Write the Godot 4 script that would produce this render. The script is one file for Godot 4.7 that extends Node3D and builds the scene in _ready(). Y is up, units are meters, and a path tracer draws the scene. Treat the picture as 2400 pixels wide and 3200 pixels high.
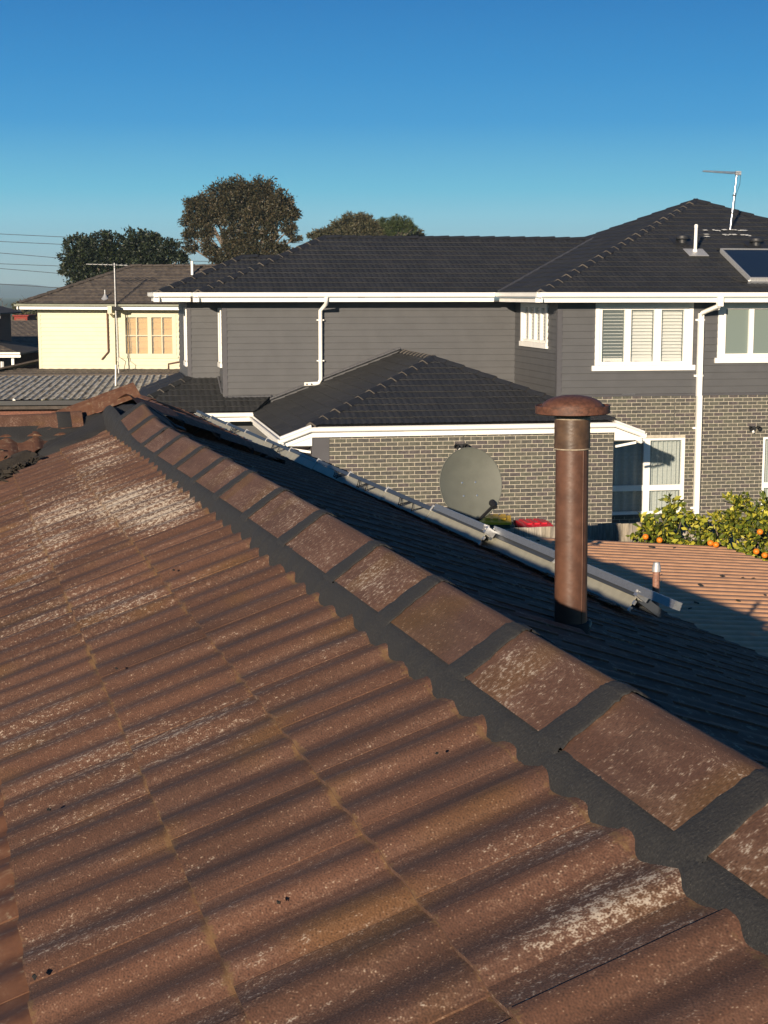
extends Node3D
# Looking over a weathered brown tiled roof towards a grey two-storey house, low winter sun from behind left.
# World axes follow the brown house: its ridge runs along -Z, X is to the right of it, y is up.

const EYE := Vector3(0, 5.4, 0)
const SUN_DIR := Vector3(0.566, -0.2215, -0.794)
var cam: Camera3D
var rng := RandomNumberGenerator.new()
var taken := {}
var M := {}
var box_cache := {}

# ------------------------------------------------------------------ tree helpers
func numbered(parent: Node, called: String) -> String:
	var key := str(parent.get_instance_id()) + called
	var n: int = taken.get(key, 0)
	taken[key] = n + 1
	return called if n == 0 else "%s_%03d" % [called, n]

func thing(called: String, label: String, category: String, at := Vector3.ZERO, turn := 0.0, group := "") -> Node3D:
	var o := Node3D.new()
	o.name = numbered(self, called)
	add_child(o, true)
	o.position = at
	o.rotation.y = deg_to_rad(turn)
	tag(o, label, category, group)
	return o

func tag(o: Node, label: String, category: String, group := "") -> void:
	o.set_meta("label", label)
	o.set_meta("category", category)
	if group != "":
		o.set_meta("group", group)

func part(parent: Node, called: String, mesh: Mesh, mat: Material, xf := Transform3D(), kind := "") -> MeshInstance3D:
	var o := MeshInstance3D.new()
	o.name = numbered(parent, called)
	o.mesh = mesh
	if mat:
		o.material_override = mat
	o.transform = xf
	if kind != "":
		o.set_meta("kind", kind)
	parent.add_child(o, true)
	return o

# ------------------------------------------------------------------ mesh builder
class MB:
	var v := PackedVector3Array()
	var n := PackedVector3Array()
	var uv := PackedVector2Array()
	var c := PackedColorArray()
	var ix := PackedInt32Array()
	var col := Color.WHITE
	var colored := false
	func vert(p: Vector3, nn: Vector3, t := Vector2.ZERO) -> int:
		v.append(p); n.append(nn); uv.append(t); c.append(col)
		return v.size() - 1
	func tri(a: Vector3, b: Vector3, d: Vector3) -> void:   # counter-clockwise seen from outside
		var nn := (b - a).cross(d - a)
		if nn.length_squared() < 1e-16:
			return
		nn = nn.normalized()
		var i := vert(a, nn, Vector2(a.x, a.y)); vert(b, nn, Vector2(b.x, b.y)); vert(d, nn, Vector2(d.x, d.y))
		ix.append_array([i, i + 2, i + 1])
	func quad(a: Vector3, b: Vector3, d: Vector3, e: Vector3) -> void:
		tri(a, b, d); tri(a, d, e)
	func quad_uv(p: Array, t: Array) -> void:
		var nn: Vector3 = ((p[1] - p[0]) as Vector3).cross(p[2] - p[0]).normalized()
		var i := v.size()
		for k in 4:
			vert(p[k], nn, t[k])
		ix.append_array([i, i + 2, i + 1, i, i + 3, i + 2])
	func box(lo: Vector3, hi: Vector3, xf := Transform3D()) -> void:
		var p := []
		for k in 8:
			p.append(xf * Vector3(hi.x if k & 1 else lo.x, hi.y if k & 2 else lo.y, hi.z if k & 4 else lo.z))
		quad(p[4], p[5], p[7], p[6]); quad(p[1], p[0], p[2], p[3])
		quad(p[5], p[1], p[3], p[7]); quad(p[0], p[4], p[6], p[2])
		quad(p[6], p[7], p[3], p[2]); quad(p[0], p[1], p[5], p[4])
	func prism(pts: Array, dir: Vector3) -> void:    # polygon counter-clockwise seen from the side that dir points to
		var k := pts.size()
		for i in range(1, k - 1):
			tri(pts[0] + dir, pts[i] + dir, pts[i + 1] + dir)
			tri(pts[0], pts[i + 1], pts[i])
		for i in k:
			var j := (i + 1) % k
			quad(pts[i], pts[j], pts[j] + dir, pts[i] + dir)
	func tube(path: Array, radii: Array, sides := 8, caps := true) -> void:
		var k := path.size()
		var ref := Vector3.UP
		var first := v.size()
		for i in k:
			var t: Vector3 = (path[min(i + 1, k - 1)] - path[max(i - 1, 0)]).normalized()
			if i == 0 and absf(t.y) > 0.9:
				ref = Vector3.RIGHT
			var a := ref.cross(t).normalized()
			if a.length_squared() < 0.5:
				a = Vector3.RIGHT
			var b := t.cross(a)
			ref = b if i > 0 or absf(t.y) > 0.9 else ref
			ref = b
			var r: float = radii[i] if i < radii.size() else radii[-1]
			for s in sides:
				var w := TAU * s / sides
				var d := a * cos(w) + b * sin(w)
				vert(path[i] + d * r, d, Vector2(float(s) / sides, i))
		for i in k - 1:
			for s in sides:
				var p0 := first + i * sides + s
				var p1 := first + i * sides + (s + 1) % sides
				ix.append_array([p0, p0 + sides, p1, p1, p0 + sides, p1 + sides])
		if caps:
			for e in 2:
				var base := first + (k - 1) * sides if e else first
				var q := []
				for s in sides:
					q.append(v[base + s])
				for s in range(1, sides - 1):
					if e:
						tri(q[0], q[s], q[s + 1])
					else:
						tri(q[0], q[s + 1], q[s])
	func lathe(prof: Array, sides: int, xf := Transform3D()) -> void:   # prof: Vector2(radius, height), going up the outside; sharp corners stay sharp
		var k := prof.size()
		for i in k - 1:
			var d: Vector2 = (prof[i + 1] - prof[i]).normalized()
			var ends := []
			for e in 2:
				var dd := d
				var o := i - 1 if e == 0 else i + 1
				if o >= 0 and o < k - 1:
					var d2: Vector2 = (prof[o + 1] - prof[o]).normalized()
					if d2.dot(d) > 0.8:
						dd = (d + d2).normalized()
				ends.append(Vector2(dd.y, -dd.x))
			var first := v.size()
			for e in 2:
				for s in sides + 1:
					var w := TAU * s / sides
					var dir := Vector3(cos(w), 0, -sin(w))
					vert(xf * (dir * prof[i + e].x + Vector3(0, prof[i + e].y, 0)), (xf.basis * (dir * ends[e].x + Vector3(0, ends[e].y, 0))).normalized(), Vector2(float(s) / sides, prof[i + e].y))
			for s in sides:
				var p0 := first + s
				ix.append_array([p0, p0 + sides + 1, p0 + 1, p0 + 1, p0 + sides + 1, p0 + sides + 2])
	func done() -> ArrayMesh:
		var arr := []
		arr.resize(Mesh.ARRAY_MAX)
		arr[Mesh.ARRAY_VERTEX] = v; arr[Mesh.ARRAY_NORMAL] = n; arr[Mesh.ARRAY_TEX_UV] = uv
		if colored:
			arr[Mesh.ARRAY_COLOR] = c
		arr[Mesh.ARRAY_INDEX] = ix
		var m := ArrayMesh.new()
		m.add_surface_from_arrays(Mesh.PRIMITIVE_TRIANGLES, arr)
		return m

func box_mesh(lo: Vector3, hi: Vector3) -> ArrayMesh:
	var key := [lo.snapped(Vector3.ONE * 0.0005), hi.snapped(Vector3.ONE * 0.0005)]
	if not box_cache.has(key):
		var b := MB.new()
		b.box(lo, hi)
		box_cache[key] = b.done()
	return box_cache[key]

func pbox(parent: Node, called: String, lo: Vector3, hi: Vector3, mat: Material, kind := "") -> MeshInstance3D:
	var mid := (lo + hi) * 0.5
	return part(parent, called, box_mesh(lo - mid, hi - mid), mat, Transform3D(Basis(), mid), kind)

func tube_mesh(path: Array, radii: Array, sides := 8) -> ArrayMesh:
	var b := MB.new()
	b.tube(path, radii, sides)
	return b.done()

# ------------------------------------------------------------------ materials
func fnl(sd: int, freq: float, oct := 4, gain := 0.5) -> FastNoiseLite:
	var f := FastNoiseLite.new()
	f.noise_type = FastNoiseLite.TYPE_SIMPLEX_SMOOTH
	f.seed = sd; f.frequency = freq; f.fractal_octaves = oct; f.fractal_gain = gain
	return f

func ramp_tex(size: int, sd: int, freq: float, oct: int, stops: Array, gain := 0.6, stretch := 1.0) -> ImageTexture:
	# stops: [position, linear colour] pairs; a seamless noise looked up in a colour ramp
	var f := fnl(sd, freq, oct, gain)
	var img := f.get_seamless_image(size, int(size * stretch), false, false, 0.15, true)
	if stretch != 1.0:
		img.resize(size, size)
	img.convert(Image.FORMAT_L8)
	var lut := PackedByteArray()
	lut.resize(768)
	for i in 256:
		var x := i / 255.0
		var col: Color = stops[0][1]
		for k in stops.size() - 1:
			if x >= stops[k][0]:
				col = (stops[k][1] as Color).lerp(stops[k + 1][1], clampf((x - stops[k][0]) / maxf(stops[k + 1][0] - stops[k][0], 1e-4), 0, 1))
		col = col.linear_to_srgb()
		lut[i * 3] = int(clampf(col.r, 0, 1) * 255); lut[i * 3 + 1] = int(clampf(col.g, 0, 1) * 255); lut[i * 3 + 2] = int(clampf(col.b, 0, 1) * 255)
	var src := img.get_data()
	var out := PackedByteArray()
	out.resize(src.size() * 3)
	for i in src.size():
		var j: int = src[i] * 3
		out[i * 3] = lut[j]; out[i * 3 + 1] = lut[j + 1]; out[i * 3 + 2] = lut[j + 2]
	return ImageTexture.create_from_image(Image.create_from_data(size, size, false, Image.FORMAT_RGB8, out))

func bump_tex(size: int, sd: int, freq: float, oct: int, strength: float) -> ImageTexture:
	var img := fnl(sd, freq, oct, 0.65).get_seamless_image(size, size, false, false, 0.15, true)
	img.convert(Image.FORMAT_RGBA8)
	img.bump_map_to_normal_map(strength)
	return ImageTexture.create_from_image(img)

func plain(col: Color, rough := 0.8, metal := 0.0) -> StandardMaterial3D:
	var m := StandardMaterial3D.new()
	m.albedo_color = col.linear_to_srgb()
	m.roughness = rough
	m.metallic = metal
	return m

func grained(col: Color, amount: float, period: float, sd: int, freq := 0.02, rough := 0.85, bump := 0.0, size := 256) -> StandardMaterial3D:
	# a base colour with darker and lighter patches of a few scales, laid over the surface in metres
	var m := StandardMaterial3D.new()
	var lo := Color(col.r * (1 - amount), col.g * (1 - amount), col.b * (1 - amount))
	var hi := Color(minf(col.r * (1 + amount), 0.95), minf(col.g * (1 + amount), 0.95), minf(col.b * (1 + amount), 0.95))
	m.albedo_texture = ramp_tex(size, sd, freq, 5, [[0.2, lo], [0.5, col], [0.8, hi]])
	m.roughness = rough
	m.uv1_triplanar = true
	m.uv1_world_triplanar = true
	m.uv1_scale = Vector3.ONE / period
	if bump > 0.0:
		m.normal_enabled = true
		m.normal_texture = bump_tex(size, sd + 7, freq * 3.0, 4, bump)
	return m

func make_materials() -> void:
	M.white = grained(Color(0.86, 0.84, 0.78), 0.05, 1.7, 11, 0.01, 0.45)
	M.board = grained(Color(0.078, 0.078, 0.08), 0.07, 2.3, 12, 0.012, 0.6)
	M.post = grained(Color(0.074, 0.072, 0.078), 0.06, 2.1, 13, 0.012, 0.55)
	M.soffit = grained(Color(0.09, 0.088, 0.085), 0.06, 1.9, 14)
	M.mortar = grained(Color(0.47, 0.425, 0.335), 0.2, 0.8, 15, 0.03)
	M.bricks = []
	for cc in [Color(0.082, 0.078, 0.066), Color(0.07, 0.067, 0.06), Color(0.092, 0.087, 0.07), Color(0.08, 0.069, 0.067), Color(0.086, 0.085, 0.066)]:
		M.bricks.append(grained(cc, 0.28, 0.37, 20 + M.bricks.size(), 0.03, 0.85, 0.0, 128))
	M.slate = []
	for cc in [Color(0.025, 0.0248, 0.0245), Color(0.022, 0.0218, 0.0215), Color(0.028, 0.0275, 0.027)]:
		M.slate.append(grained(cc, 0.14, 0.9, 30 + M.slate.size(), 0.03, 0.6, 0.0, 128))
	M.slate_cap = grained(Color(0.021, 0.0215, 0.023), 0.15, 0.9, 36, 0.03, 0.55, 0.0, 128)
	M.red_paint = grained(Color(0.22, 0.03, 0.02), 0.25, 0.6, 37, 0.03)
	M.slate_edge = grained(Color(0.085, 0.073, 0.06), 0.35, 0.5, 34, 0.04)
	M.cream = grained(Color(0.58, 0.545, 0.385), 0.05, 1.9, 35, 0.01, 0.6)
	M.cream_tile = []
	for cc in [Color(0.088, 0.07, 0.055), Color(0.075, 0.06, 0.048), Color(0.1, 0.08, 0.062)]:
		M.cream_tile.append(grained(cc, 0.35, 0.8, 40 + M.cream_tile.size(), 0.03, 0.85, 0.0, 128))
	M.far_tile = grained(Color(0.07, 0.055, 0.045), 0.3, 1.4, 44, 0.03)
	M.gutter_green = grained(Color(0.25, 0.26, 0.2), 0.1, 1.0, 45)
	M.alu = plain(Color(0.62, 0.63, 0.64), 0.38, 0.9)
	M.alu_rail = grained(Color(0.4, 0.405, 0.41), 0.12, 0.3, 46, 0.05, 0.42)
	M.alu_rail.metallic = 0.75
	M.galv = grained(Color(0.5, 0.5, 0.49), 0.2, 0.4, 47, 0.03, 0.5)
	M.galv.metallic = 0.5
	M.steel = plain(Color(0.65, 0.66, 0.68), 0.3, 0.9)
	M.black = plain(Color(0.012, 0.012, 0.013), 0.6)
	M.dark_plastic = plain(Color(0.02, 0.02, 0.022), 0.5)
	M.frame_back = grained(Color(0.3, 0.285, 0.22), 0.1, 0.5, 48, 0.02, 0.5)
	M.cell = plain(Color(0.01, 0.013, 0.026), 0.4)
	M.frame_dark = plain(Color(0.07, 0.078, 0.09), 0.45, 0.4)
	M.dish = grained(Color(0.115, 0.12, 0.098), 0.07, 0.6, 49, 0.015, 0.62)
	M.flue = grained(Color(0.105, 0.05, 0.031), 0.25, 0.35, 50, 0.02, 0.42, 0.4)
	M.flue.metallic = 0.0
	M.flue_band = grained(Color(0.085, 0.05, 0.03), 0.3, 0.22, 51, 0.02, 0.4, 0.4)
	M.rust = grained(Color(0.105, 0.043, 0.024), 0.45, 0.14, 52, 0.03, 0.6, 0.8)
	M.rust_pale = grained(Color(0.3, 0.24, 0.17), 0.3, 0.1, 53, 0.04, 0.8)
	M.copper = grained(Color(0.26, 0.13, 0.09), 0.3, 0.15, 54, 0.03, 0.5)
	M.lead = grained(Color(0.075, 0.075, 0.08), 0.45, 0.5, 55, 0.04, 0.5)
	M.paling = []
	for cc in [Color(0.3, 0.26, 0.2), Color(0.36, 0.32, 0.26), Color(0.25, 0.22, 0.18)]:
		var m := grained(cc, 0.35, 0.4, 60 + M.paling.size(), 0.03, 0.9, 0.0, 128)
		m.uv1_scale = Vector3(6, 0.8, 6)
		M.paling.append(m)
	M.bin_body = plain(Color(0.02, 0.045, 0.03), 0.5)
	M.yellow = grained(Color(0.72, 0.42, 0.01), 0.08, 0.4, 63, 0.02, 0.45)
	M.red = grained(Color(0.5, 0.015, 0.03), 0.08, 0.4, 64, 0.02, 0.45)
	M.tan = grained(Color(0.58, 0.315, 0.17), 0.16, 1.3, 65, 0.02, 0.75)
	M.iron = []
	M.grass = grained(Color(0.06, 0.08, 0.025), 0.35, 3.0, 67, 0.03)
	M.hill = grained(Color(0.04, 0.06, 0.065), 0.2, 400.0, 68)
	M.wall_brick = grained(Color(0.17, 0.07, 0.045), 0.3, 0.5, 69, 0.03)
	M.glass = StandardMaterial3D.new()
	M.glass.albedo_color = Color(0.75, 0.82, 0.82, 0.1)
	M.glass.transparency = BaseMaterial3D.TRANSPARENCY_ALPHA
	M.glass.roughness = 0.03
	M.frost = plain(Color(0.16, 0.2, 0.18), 0.45)
	M.blind = grained(Color(0.6, 0.36, 0.12), 0.12, 0.6, 70, 0.02, 0.9)
	M.curtain = grained(Color(0.42, 0.44, 0.4), 0.12, 0.4, 71, 0.02, 0.9)
	M.curtain.backlight_enabled = true
	M.curtain.backlight = Color(0.3, 0.3, 0.3)
	M.shutter = plain(Color(0.74, 0.72, 0.66), 0.5)
	M.inside = plain(Color(0.5, 0.48, 0.44), 0.9)
	M.solar_glass = plain(Color(0.012, 0.018, 0.026), 0.08)
	M.trunk = grained(Color(0.14, 0.11, 0.085), 0.35, 1.2, 72, 0.03)
	M.leaf = StandardMaterial3D.new()
	M.leaf.vertex_color_use_as_albedo = true
	M.leaf.roughness = 0.55
	M.leaf.backlight_enabled = true
	M.leaf.backlight = Color(0.22, 0.25, 0.12)
	M.leaf.cull_mode = BaseMaterial3D.CULL_DISABLED
	M.orange = grained(Color(0.75, 0.2, 0.01), 0.1, 0.1, 73, 0.03, 0.5)
	M.wire = plain(Color(0.03, 0.03, 0.035), 0.6)
	M.rubber = plain(Color(0.012, 0.012, 0.012), 0.85)
	M.dropping = plain(Color(0.55, 0.55, 0.52), 0.9)
	# old iron sheet: pale bleached metal with rust and grey streaks running down it
	var iron := StandardMaterial3D.new()
	iron.albedo_texture = ramp_tex(512, 66, 0.012, 5, [[0.15, Color(0.17, 0.13, 0.085)], [0.4, Color(0.42, 0.37, 0.27)], [0.62, Color(0.62, 0.57, 0.45)], [0.85, Color(0.7, 0.66, 0.56)]])
	iron.uv1_triplanar = true
	iron.uv1_scale = Vector3(1.1, 1.0, 0.16)
	iron.roughness = 0.95
	iron.metallic_specular = 0.2
	iron.metallic = 0.0
	M.iron_sheet = iron
	# flexible pointing on the ridge: near black, gritty
	var pt := StandardMaterial3D.new()
	pt.albedo_texture = ramp_tex(1024, 80, 0.09, 4, [[0.2, Color(0.013, 0.0128, 0.0128)], [0.55, Color(0.022, 0.0215, 0.021)], [0.76, Color(0.031, 0.03, 0.029)], [0.84, Color(0.11, 0.1, 0.085)]], 0.75)
	pt.normal_enabled = true
	pt.normal_texture = bump_tex(1024, 81, 0.06, 5, 5.0)
	pt.normal_scale = 0.55
	pt.uv1_triplanar = true
	pt.uv1_scale = Vector3.ONE * 1.6
	pt.roughness = 0.85
	M.pointing = pt
	M.debris = grained(Color(0.035, 0.028, 0.02), 0.7, 0.12, 82, 0.05, 0.95, 3.0)
	# brown concrete tile where it is not seen close: same ground colours, laid in world metres
	M.brown = []
	for k in 3:
		var b := StandardMaterial3D.new()
		b.albedo_texture = ramp_tex(512, 84 + k, 0.02, 6, [[0.15, Color(0.075, 0.03, 0.015)], [0.5, Color(0.11, 0.046, 0.023)], [0.7, Color(0.13, 0.062, 0.034)], [0.85, Color(0.3, 0.23, 0.15)]], 0.7)
		b.uv1_triplanar = true
		b.uv1_world_triplanar = true
		b.uv1_scale = Vector3.ONE * 1.7
		b.roughness = 0.8
		M.brown.append(b)

# the weathered face of the near tiles: ground colour, lime bloom, lichen, moss and grit, computed in metres along (zd) and down (vd) the slope
func tile_face(z0: float, z1: float, v1: float, w: int, h: int, sd: int, caps := false) -> StandardMaterial3D:
	var big := fnl(sd, 0.9, 2)
	var mid := fnl(sd + 1, 4.0, 3)
	var fine := fnl(sd + 2, 55.0, 2, 0.8)
	var grit := fnl(sd + 3, 240.0, 1, 0.8)
	var patch := fnl(sd + 4, 0.75, 3, 0.6)
	var run := fnl(sd + 5, 1.0, 3, 0.7)
	var ochre := fnl(sd + 6, 2.2, 2)
	var gamma := PackedByteArray()
	gamma.resize(1025)
	for i in 1025:
		gamma[i] = int(255.0 * pow(i / 1024.0, 0.4545))
	var buf := PackedByteArray()
	buf.resize(w * h * 3)
	var hb := PackedByteArray()
	hb.resize(w * h)
	# where the lime bloom lies thick: distance along, distance down, half extents, strength
	var spots := [] if caps else [[8.5, 0.36, 0.5, 0.2, 0.6], [9.3, 0.32, 0.35, 0.16, 0.6], [6.75, 0.3, 0.55, 0.22, 0.85], [7.5, 0.64, 0.7, 0.26, 0.75], [6.5, 0.95, 0.6, 0.2, 0.5], [5.0, 0.7, 0.2, 0.16, 0.45], [3.6, 0.8, 0.12, 0.3, 0.4], [2.75, 1.05, 0.12, 0.25, 0.45], [6.35, 0.35, 0.3, 0.16, 0.4], [5.3, 0.9, 0.35, 0.3, 0.35], [2.02, 0.26, 0.07, 0.16, 0.55], [2.3, 0.24, 0.12, 0.12, 0.3], [1.85, 0.3, 0.1, 0.2, 0.35], [4.15, 1.05, 0.2, 0.14, 0.35]]
	var o := 0
	for y in h:
		var vd := (y + 0.5) / h * v1
		var f := fposmod(vd - 0.514, 0.3226)
		var edge := minf(f, 0.3226 - f + 0.003)
		var nm := 0.0
		var dens := 0.0
		var r0 := 0.0
		var g0 := 0.0
		var b0 := 0.0
		for x in w:
			var zd := z0 + (x + 0.5) / w * (z1 - z0)
			if x % 4 == 0:
				var nb := big.get_noise_2d(zd, vd * 0.7)
				nm = mid.get_noise_2d(zd * 1.6, vd * 0.4)
				# bloom lies in runs down the slope
				var nr := run.get_noise_2d(zd * 15.0, vd * 1.3)
				dens = (0.12 if caps else -0.04) + patch.get_noise_2d(zd * 1.4 + 7.0, vd * 1.1) * (0.55 if caps else 0.36) + nr * (0.25 if caps else 0.5) + nm * (0.3 if caps else 0.1)
				for s in spots:
					var a: float = (zd - s[0]) / s[2]
					var b: float = (vd - s[1]) / s[3]
					var q := a * a + b * b
					if q < 2.2:
						dens += s[4] * (1.0 - q / 2.2)
				var oc := clampf((ochre.get_noise_2d(zd, vd) - (0.1 if caps else 0.3)) * 2.2, 0.0, 1.0) * 0.6
				var dust := clampf(nr * 0.7 + 0.1, 0.0, 0.6)
				var tone := 1.0 if caps else 0.88 + 0.24 * fposmod(sin(floorf((zd - 1.944) / 0.344) * 12.9898 + floorf((vd - 0.514) / 0.3226) * 78.233) * 43758.5453, 1.0)
				r0 = 0.095 + nb * 0.025 + nm * 0.03 + oc * 0.035 + dust * 0.055
				g0 = 0.041 + nb * 0.011 + nm * 0.014 + oc * 0.02 + dust * 0.035
				b0 = 0.0225 + nb * 0.005 + nm * 0.008 - oc * 0.008 + dust * 0.024
				r0 *= tone; g0 *= tone; b0 *= tone
			var nf := fine.get_noise_2d(zd, vd * 0.7)
			var ng := grit.get_noise_2d(zd, vd * 0.85)
			var l := 1.0 + ng * 0.42 + nf * 0.16
			var r := r0 * l
			var g := g0 * l
			var bl := b0 * l
			var e := dens + nf * 0.8 + ng * 0.55
			if e > 0.34:
				var k := minf((e - 0.34) * 2.4, 1.0) * 0.42
				r += (0.27 - r) * k; g += (0.175 - g) * k; bl += (0.115 - bl) * k
				if e > 0.78:
					k = minf((e - 0.78) * 4.0, 1.0) * 0.85
					r += (0.5 - r) * k; g += (0.43 - g) * k; bl += (0.34 - bl) * k
			if ng + nf * 0.4 > 0.92:
				r += (0.5 - r) * 0.6; g += (0.4 - g) * 0.6; bl += (0.28 - bl) * 0.6
			elif ng < -0.8:
				r *= 0.55; g *= 0.55; bl *= 0.55
			if not caps and edge < 0.035:
				# moss and dirt held at the foot of each course, with a ragged edge
				var ms := clampf((0.006 + nm * 0.016 + nf * 0.011 - edge) * 130.0, 0.0, 1.0) * 0.75
				r += (0.15 - r) * ms; g += (0.083 - g) * ms; bl += (0.032 - bl) * ms
			buf[o * 3] = gamma[int(clampf(r, 0.0, 1.0) * 1024.0)]
			buf[o * 3 + 1] = gamma[int(clampf(g, 0.0, 1.0) * 1024.0)]
			buf[o * 3 + 2] = gamma[int(clampf(bl, 0.0, 1.0) * 1024.0)]
			hb[o] = int(clampf(128.0 + ng * 70.0 + nf * 25.0, 0.0, 255.0))
			o += 1
	var m := StandardMaterial3D.new()
	m.albedo_texture = ImageTexture.create_from_image(Image.create_from_data(w, h, false, Image.FORMAT_RGB8, buf))
	var hi := Image.create_from_data(w, h, false, Image.FORMAT_L8, hb)
	hi.convert(Image.FORMAT_RGBA8)
	hi.bump_map_to_normal_map(1.3)
	m.normal_enabled = true
	m.normal_texture = ImageTexture.create_from_image(hi)
	m.normal_scale = 0.4
	m.roughness = 0.9
	return m

# ------------------------------------------------------------------ tiles
# a tile in its own axes: x along the eave, y out of the roof, z down the slope; prof(x) is its height
func clip_poly(p: PackedVector2Array, clip: PackedVector2Array) -> PackedVector2Array:
	var r := Geometry2D.intersect_polygons(p, clip)
	return r[0] if r.size() else PackedVector2Array()

func tile_mesh(w: float, length: float, xs: Array, prof: Callable, tilt: float, lip: float, clip := PackedVector2Array(), uvf = null, edge_col = null) -> ArrayMesh:
	var b := MB.new()
	if edge_col != null:
		b.colored = true
		b.col = edge_col
	var ht := func(x: float, z: float) -> float: return prof.call(x) + tilt * z / length
	var nrm := func(x: float) -> Vector3:
		var d: float = (prof.call(x + 0.0004) - prof.call(x - 0.0004)) / 0.0008
		return Vector3(-d, 1.0, -tilt / length).normalized()
	for i in xs.size() - 1:
		var x0: float = xs[i]
		var x1: float = xs[i + 1]
		var poly := PackedVector2Array([Vector2(x0, 0), Vector2(x1, 0), Vector2(x1, length), Vector2(x0, length)])
		if clip.size():
			poly = clip_poly(poly, clip)
		if poly.size() < 3:
			continue
		var first := b.v.size()
		for q in poly:
			b.vert(Vector3(q.x, ht.call(q.x, q.y), q.y), nrm.call(clampf(q.x, x0 + 0.0005, x1 - 0.0005)), uvf.call(q) if uvf != null else q)
		for k in range(1, poly.size() - 1):
			var na := (b.v[first + k] - b.v[first]).cross(b.v[first + k + 1] - b.v[first])
			if na.y > 0.0:
				b.ix.append_array([first, first + k + 1, first + k])
			else:
				b.ix.append_array([first, first + k, first + k + 1])
	# front lip and the two side edges, where they lie inside the outline
	var inside := func(x: float, z: float) -> bool: return clip.size() == 0 or Geometry2D.is_point_in_polygon(Vector2(x, z), clip)
	for i in xs.size() - 1:
		var x0: float = xs[i]
		var x1: float = xs[i + 1]
		if inside.call(x0, length - 0.002) and inside.call(x1, length - 0.002):
			var a := Vector3(x0, ht.call(x0, length) - lip, length)
			var c := Vector3(x1, ht.call(x1, length) - lip, length)
			var s := b.v.size()
			if edge_col != null:
				b.col = edge_col
			b.quad(a, c, c + Vector3(0, lip, 0), a + Vector3(0, lip, 0))
			if edge_col != null:
				b.col = edge_col
			if uvf != null:
				for k in range(s, b.v.size()):
					b.uv[k] = uvf.call(Vector2(b.v[k].x, length - 0.05 + b.v[k].y))
	for e in 2:
		var x: float = xs[-1] if e else xs[0]
		if inside.call(clampf(x, xs[0] + 0.002, xs[-1] - 0.002), length * 0.5):
			var a := Vector3(x, ht.call(x, 0) - 0.012, 0)
			var c := Vector3(x, ht.call(x, length) - 0.012, length)
			var s := b.v.size()
			if e:
				b.quad(c, a, a + Vector3(0, 0.012, 0), c + Vector3(0, 0.012, 0))
			else:
				b.quad(a, c, c + Vector3(0, 0.012, 0), a + Vector3(0, 0.012, 0))
			if uvf != null:
				for k in range(s, b.v.size()):
					b.uv[k] = uvf.call(Vector2(b.v[k].x * 0.93 + b.v[k].y, b.v[k].z))
	return b.done() if b.v.size() else null

# lays tiles on a plane: o origin, u along the eave, v up the slope, outline in (u, v); the results are collected in out
func lay(out: Array, base: Transform3D, o: Vector3, u: Vector3, v: Vector3, outline: Array, w: float, gauge: float, u_phase: float, v_phase: float, prof: Callable, xs: Array, tilt: float, lip: float, mats: Array, stagger := false, edge_col = null) -> void:
	var n := u.cross(v).normalized()
	var poly := PackedVector2Array(outline)
	var lo := poly[0]
	var hi := poly[0]
	for p in poly:
		lo = lo.min(p); hi = hi.max(p)
	var length := gauge + 0.03
	var shared := tile_mesh(w, length, xs, prof, tilt, lip, PackedVector2Array(), null, edge_col)
	for j in range(floori((lo.y - v_phase) / gauge) - 1, ceili((hi.y - v_phase) / gauge) + 1):
		var vb := v_phase + j * gauge           # the lower edge of the course
		for i in range(floori((lo.x - u_phase) / w) - 1, ceili((hi.x - u_phase) / w) + 1):
			var u0 := u_phase + i * w + (w * 0.5 if stagger and posmod(j, 2) else 0.0)
			var rect := PackedVector2Array([Vector2(u0, vb), Vector2(u0 + w, vb), Vector2(u0 + w, vb + length), Vector2(u0, vb + length)])
			var cut := Geometry2D.intersect_polygons(rect, poly)
			if cut.is_empty():
				continue
			var whole := true
			for q in rect:
				if not Geometry2D.is_point_in_polygon(q, poly):
					whole = false
			var mesh: ArrayMesh = shared
			if not whole:
				var c2 := PackedVector2Array()
				for q in poly:
					c2.append(Vector2(q.x - u0, vb + length - q.y))
				mesh = tile_mesh(w, length, xs, prof, tilt, lip, c2, null, edge_col)
				if mesh == null:
					continue
			var jig := Basis(n, rng.randf_range(-0.006, 0.006)) * Basis(u, rng.randf_range(-0.008, 0.008))
			var xf := Transform3D(jig * Basis(u, n, -v), o + u * u0 + v * (vb + length) + n * rng.randf_range(-0.002, 0.002))
			out.append({"mesh": mesh, "xf": xf, "mat": mats[rng.randi() % mats.size()], "at": base * (xf * Vector3(w * 0.5, 0, length * 0.5)), "n": base.basis * n, "a": w * gauge})

func shown(at: Vector3, n: Vector3, a: float) -> float:     # the size at which a piece shows in the photograph
	var to := at - EYE
	var f := -cam.global_basis.z
	var d := to.dot(f)
	if d < 0.5:
		return 0.0
	if absf(to.dot(cam.global_basis.x) / d) > 0.28 or absf(to.dot(cam.global_basis.y) / d) > 0.37:
		return 0.0
	return a * maxf(0.02, -n.dot(to.normalized())) / (d * d)

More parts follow.
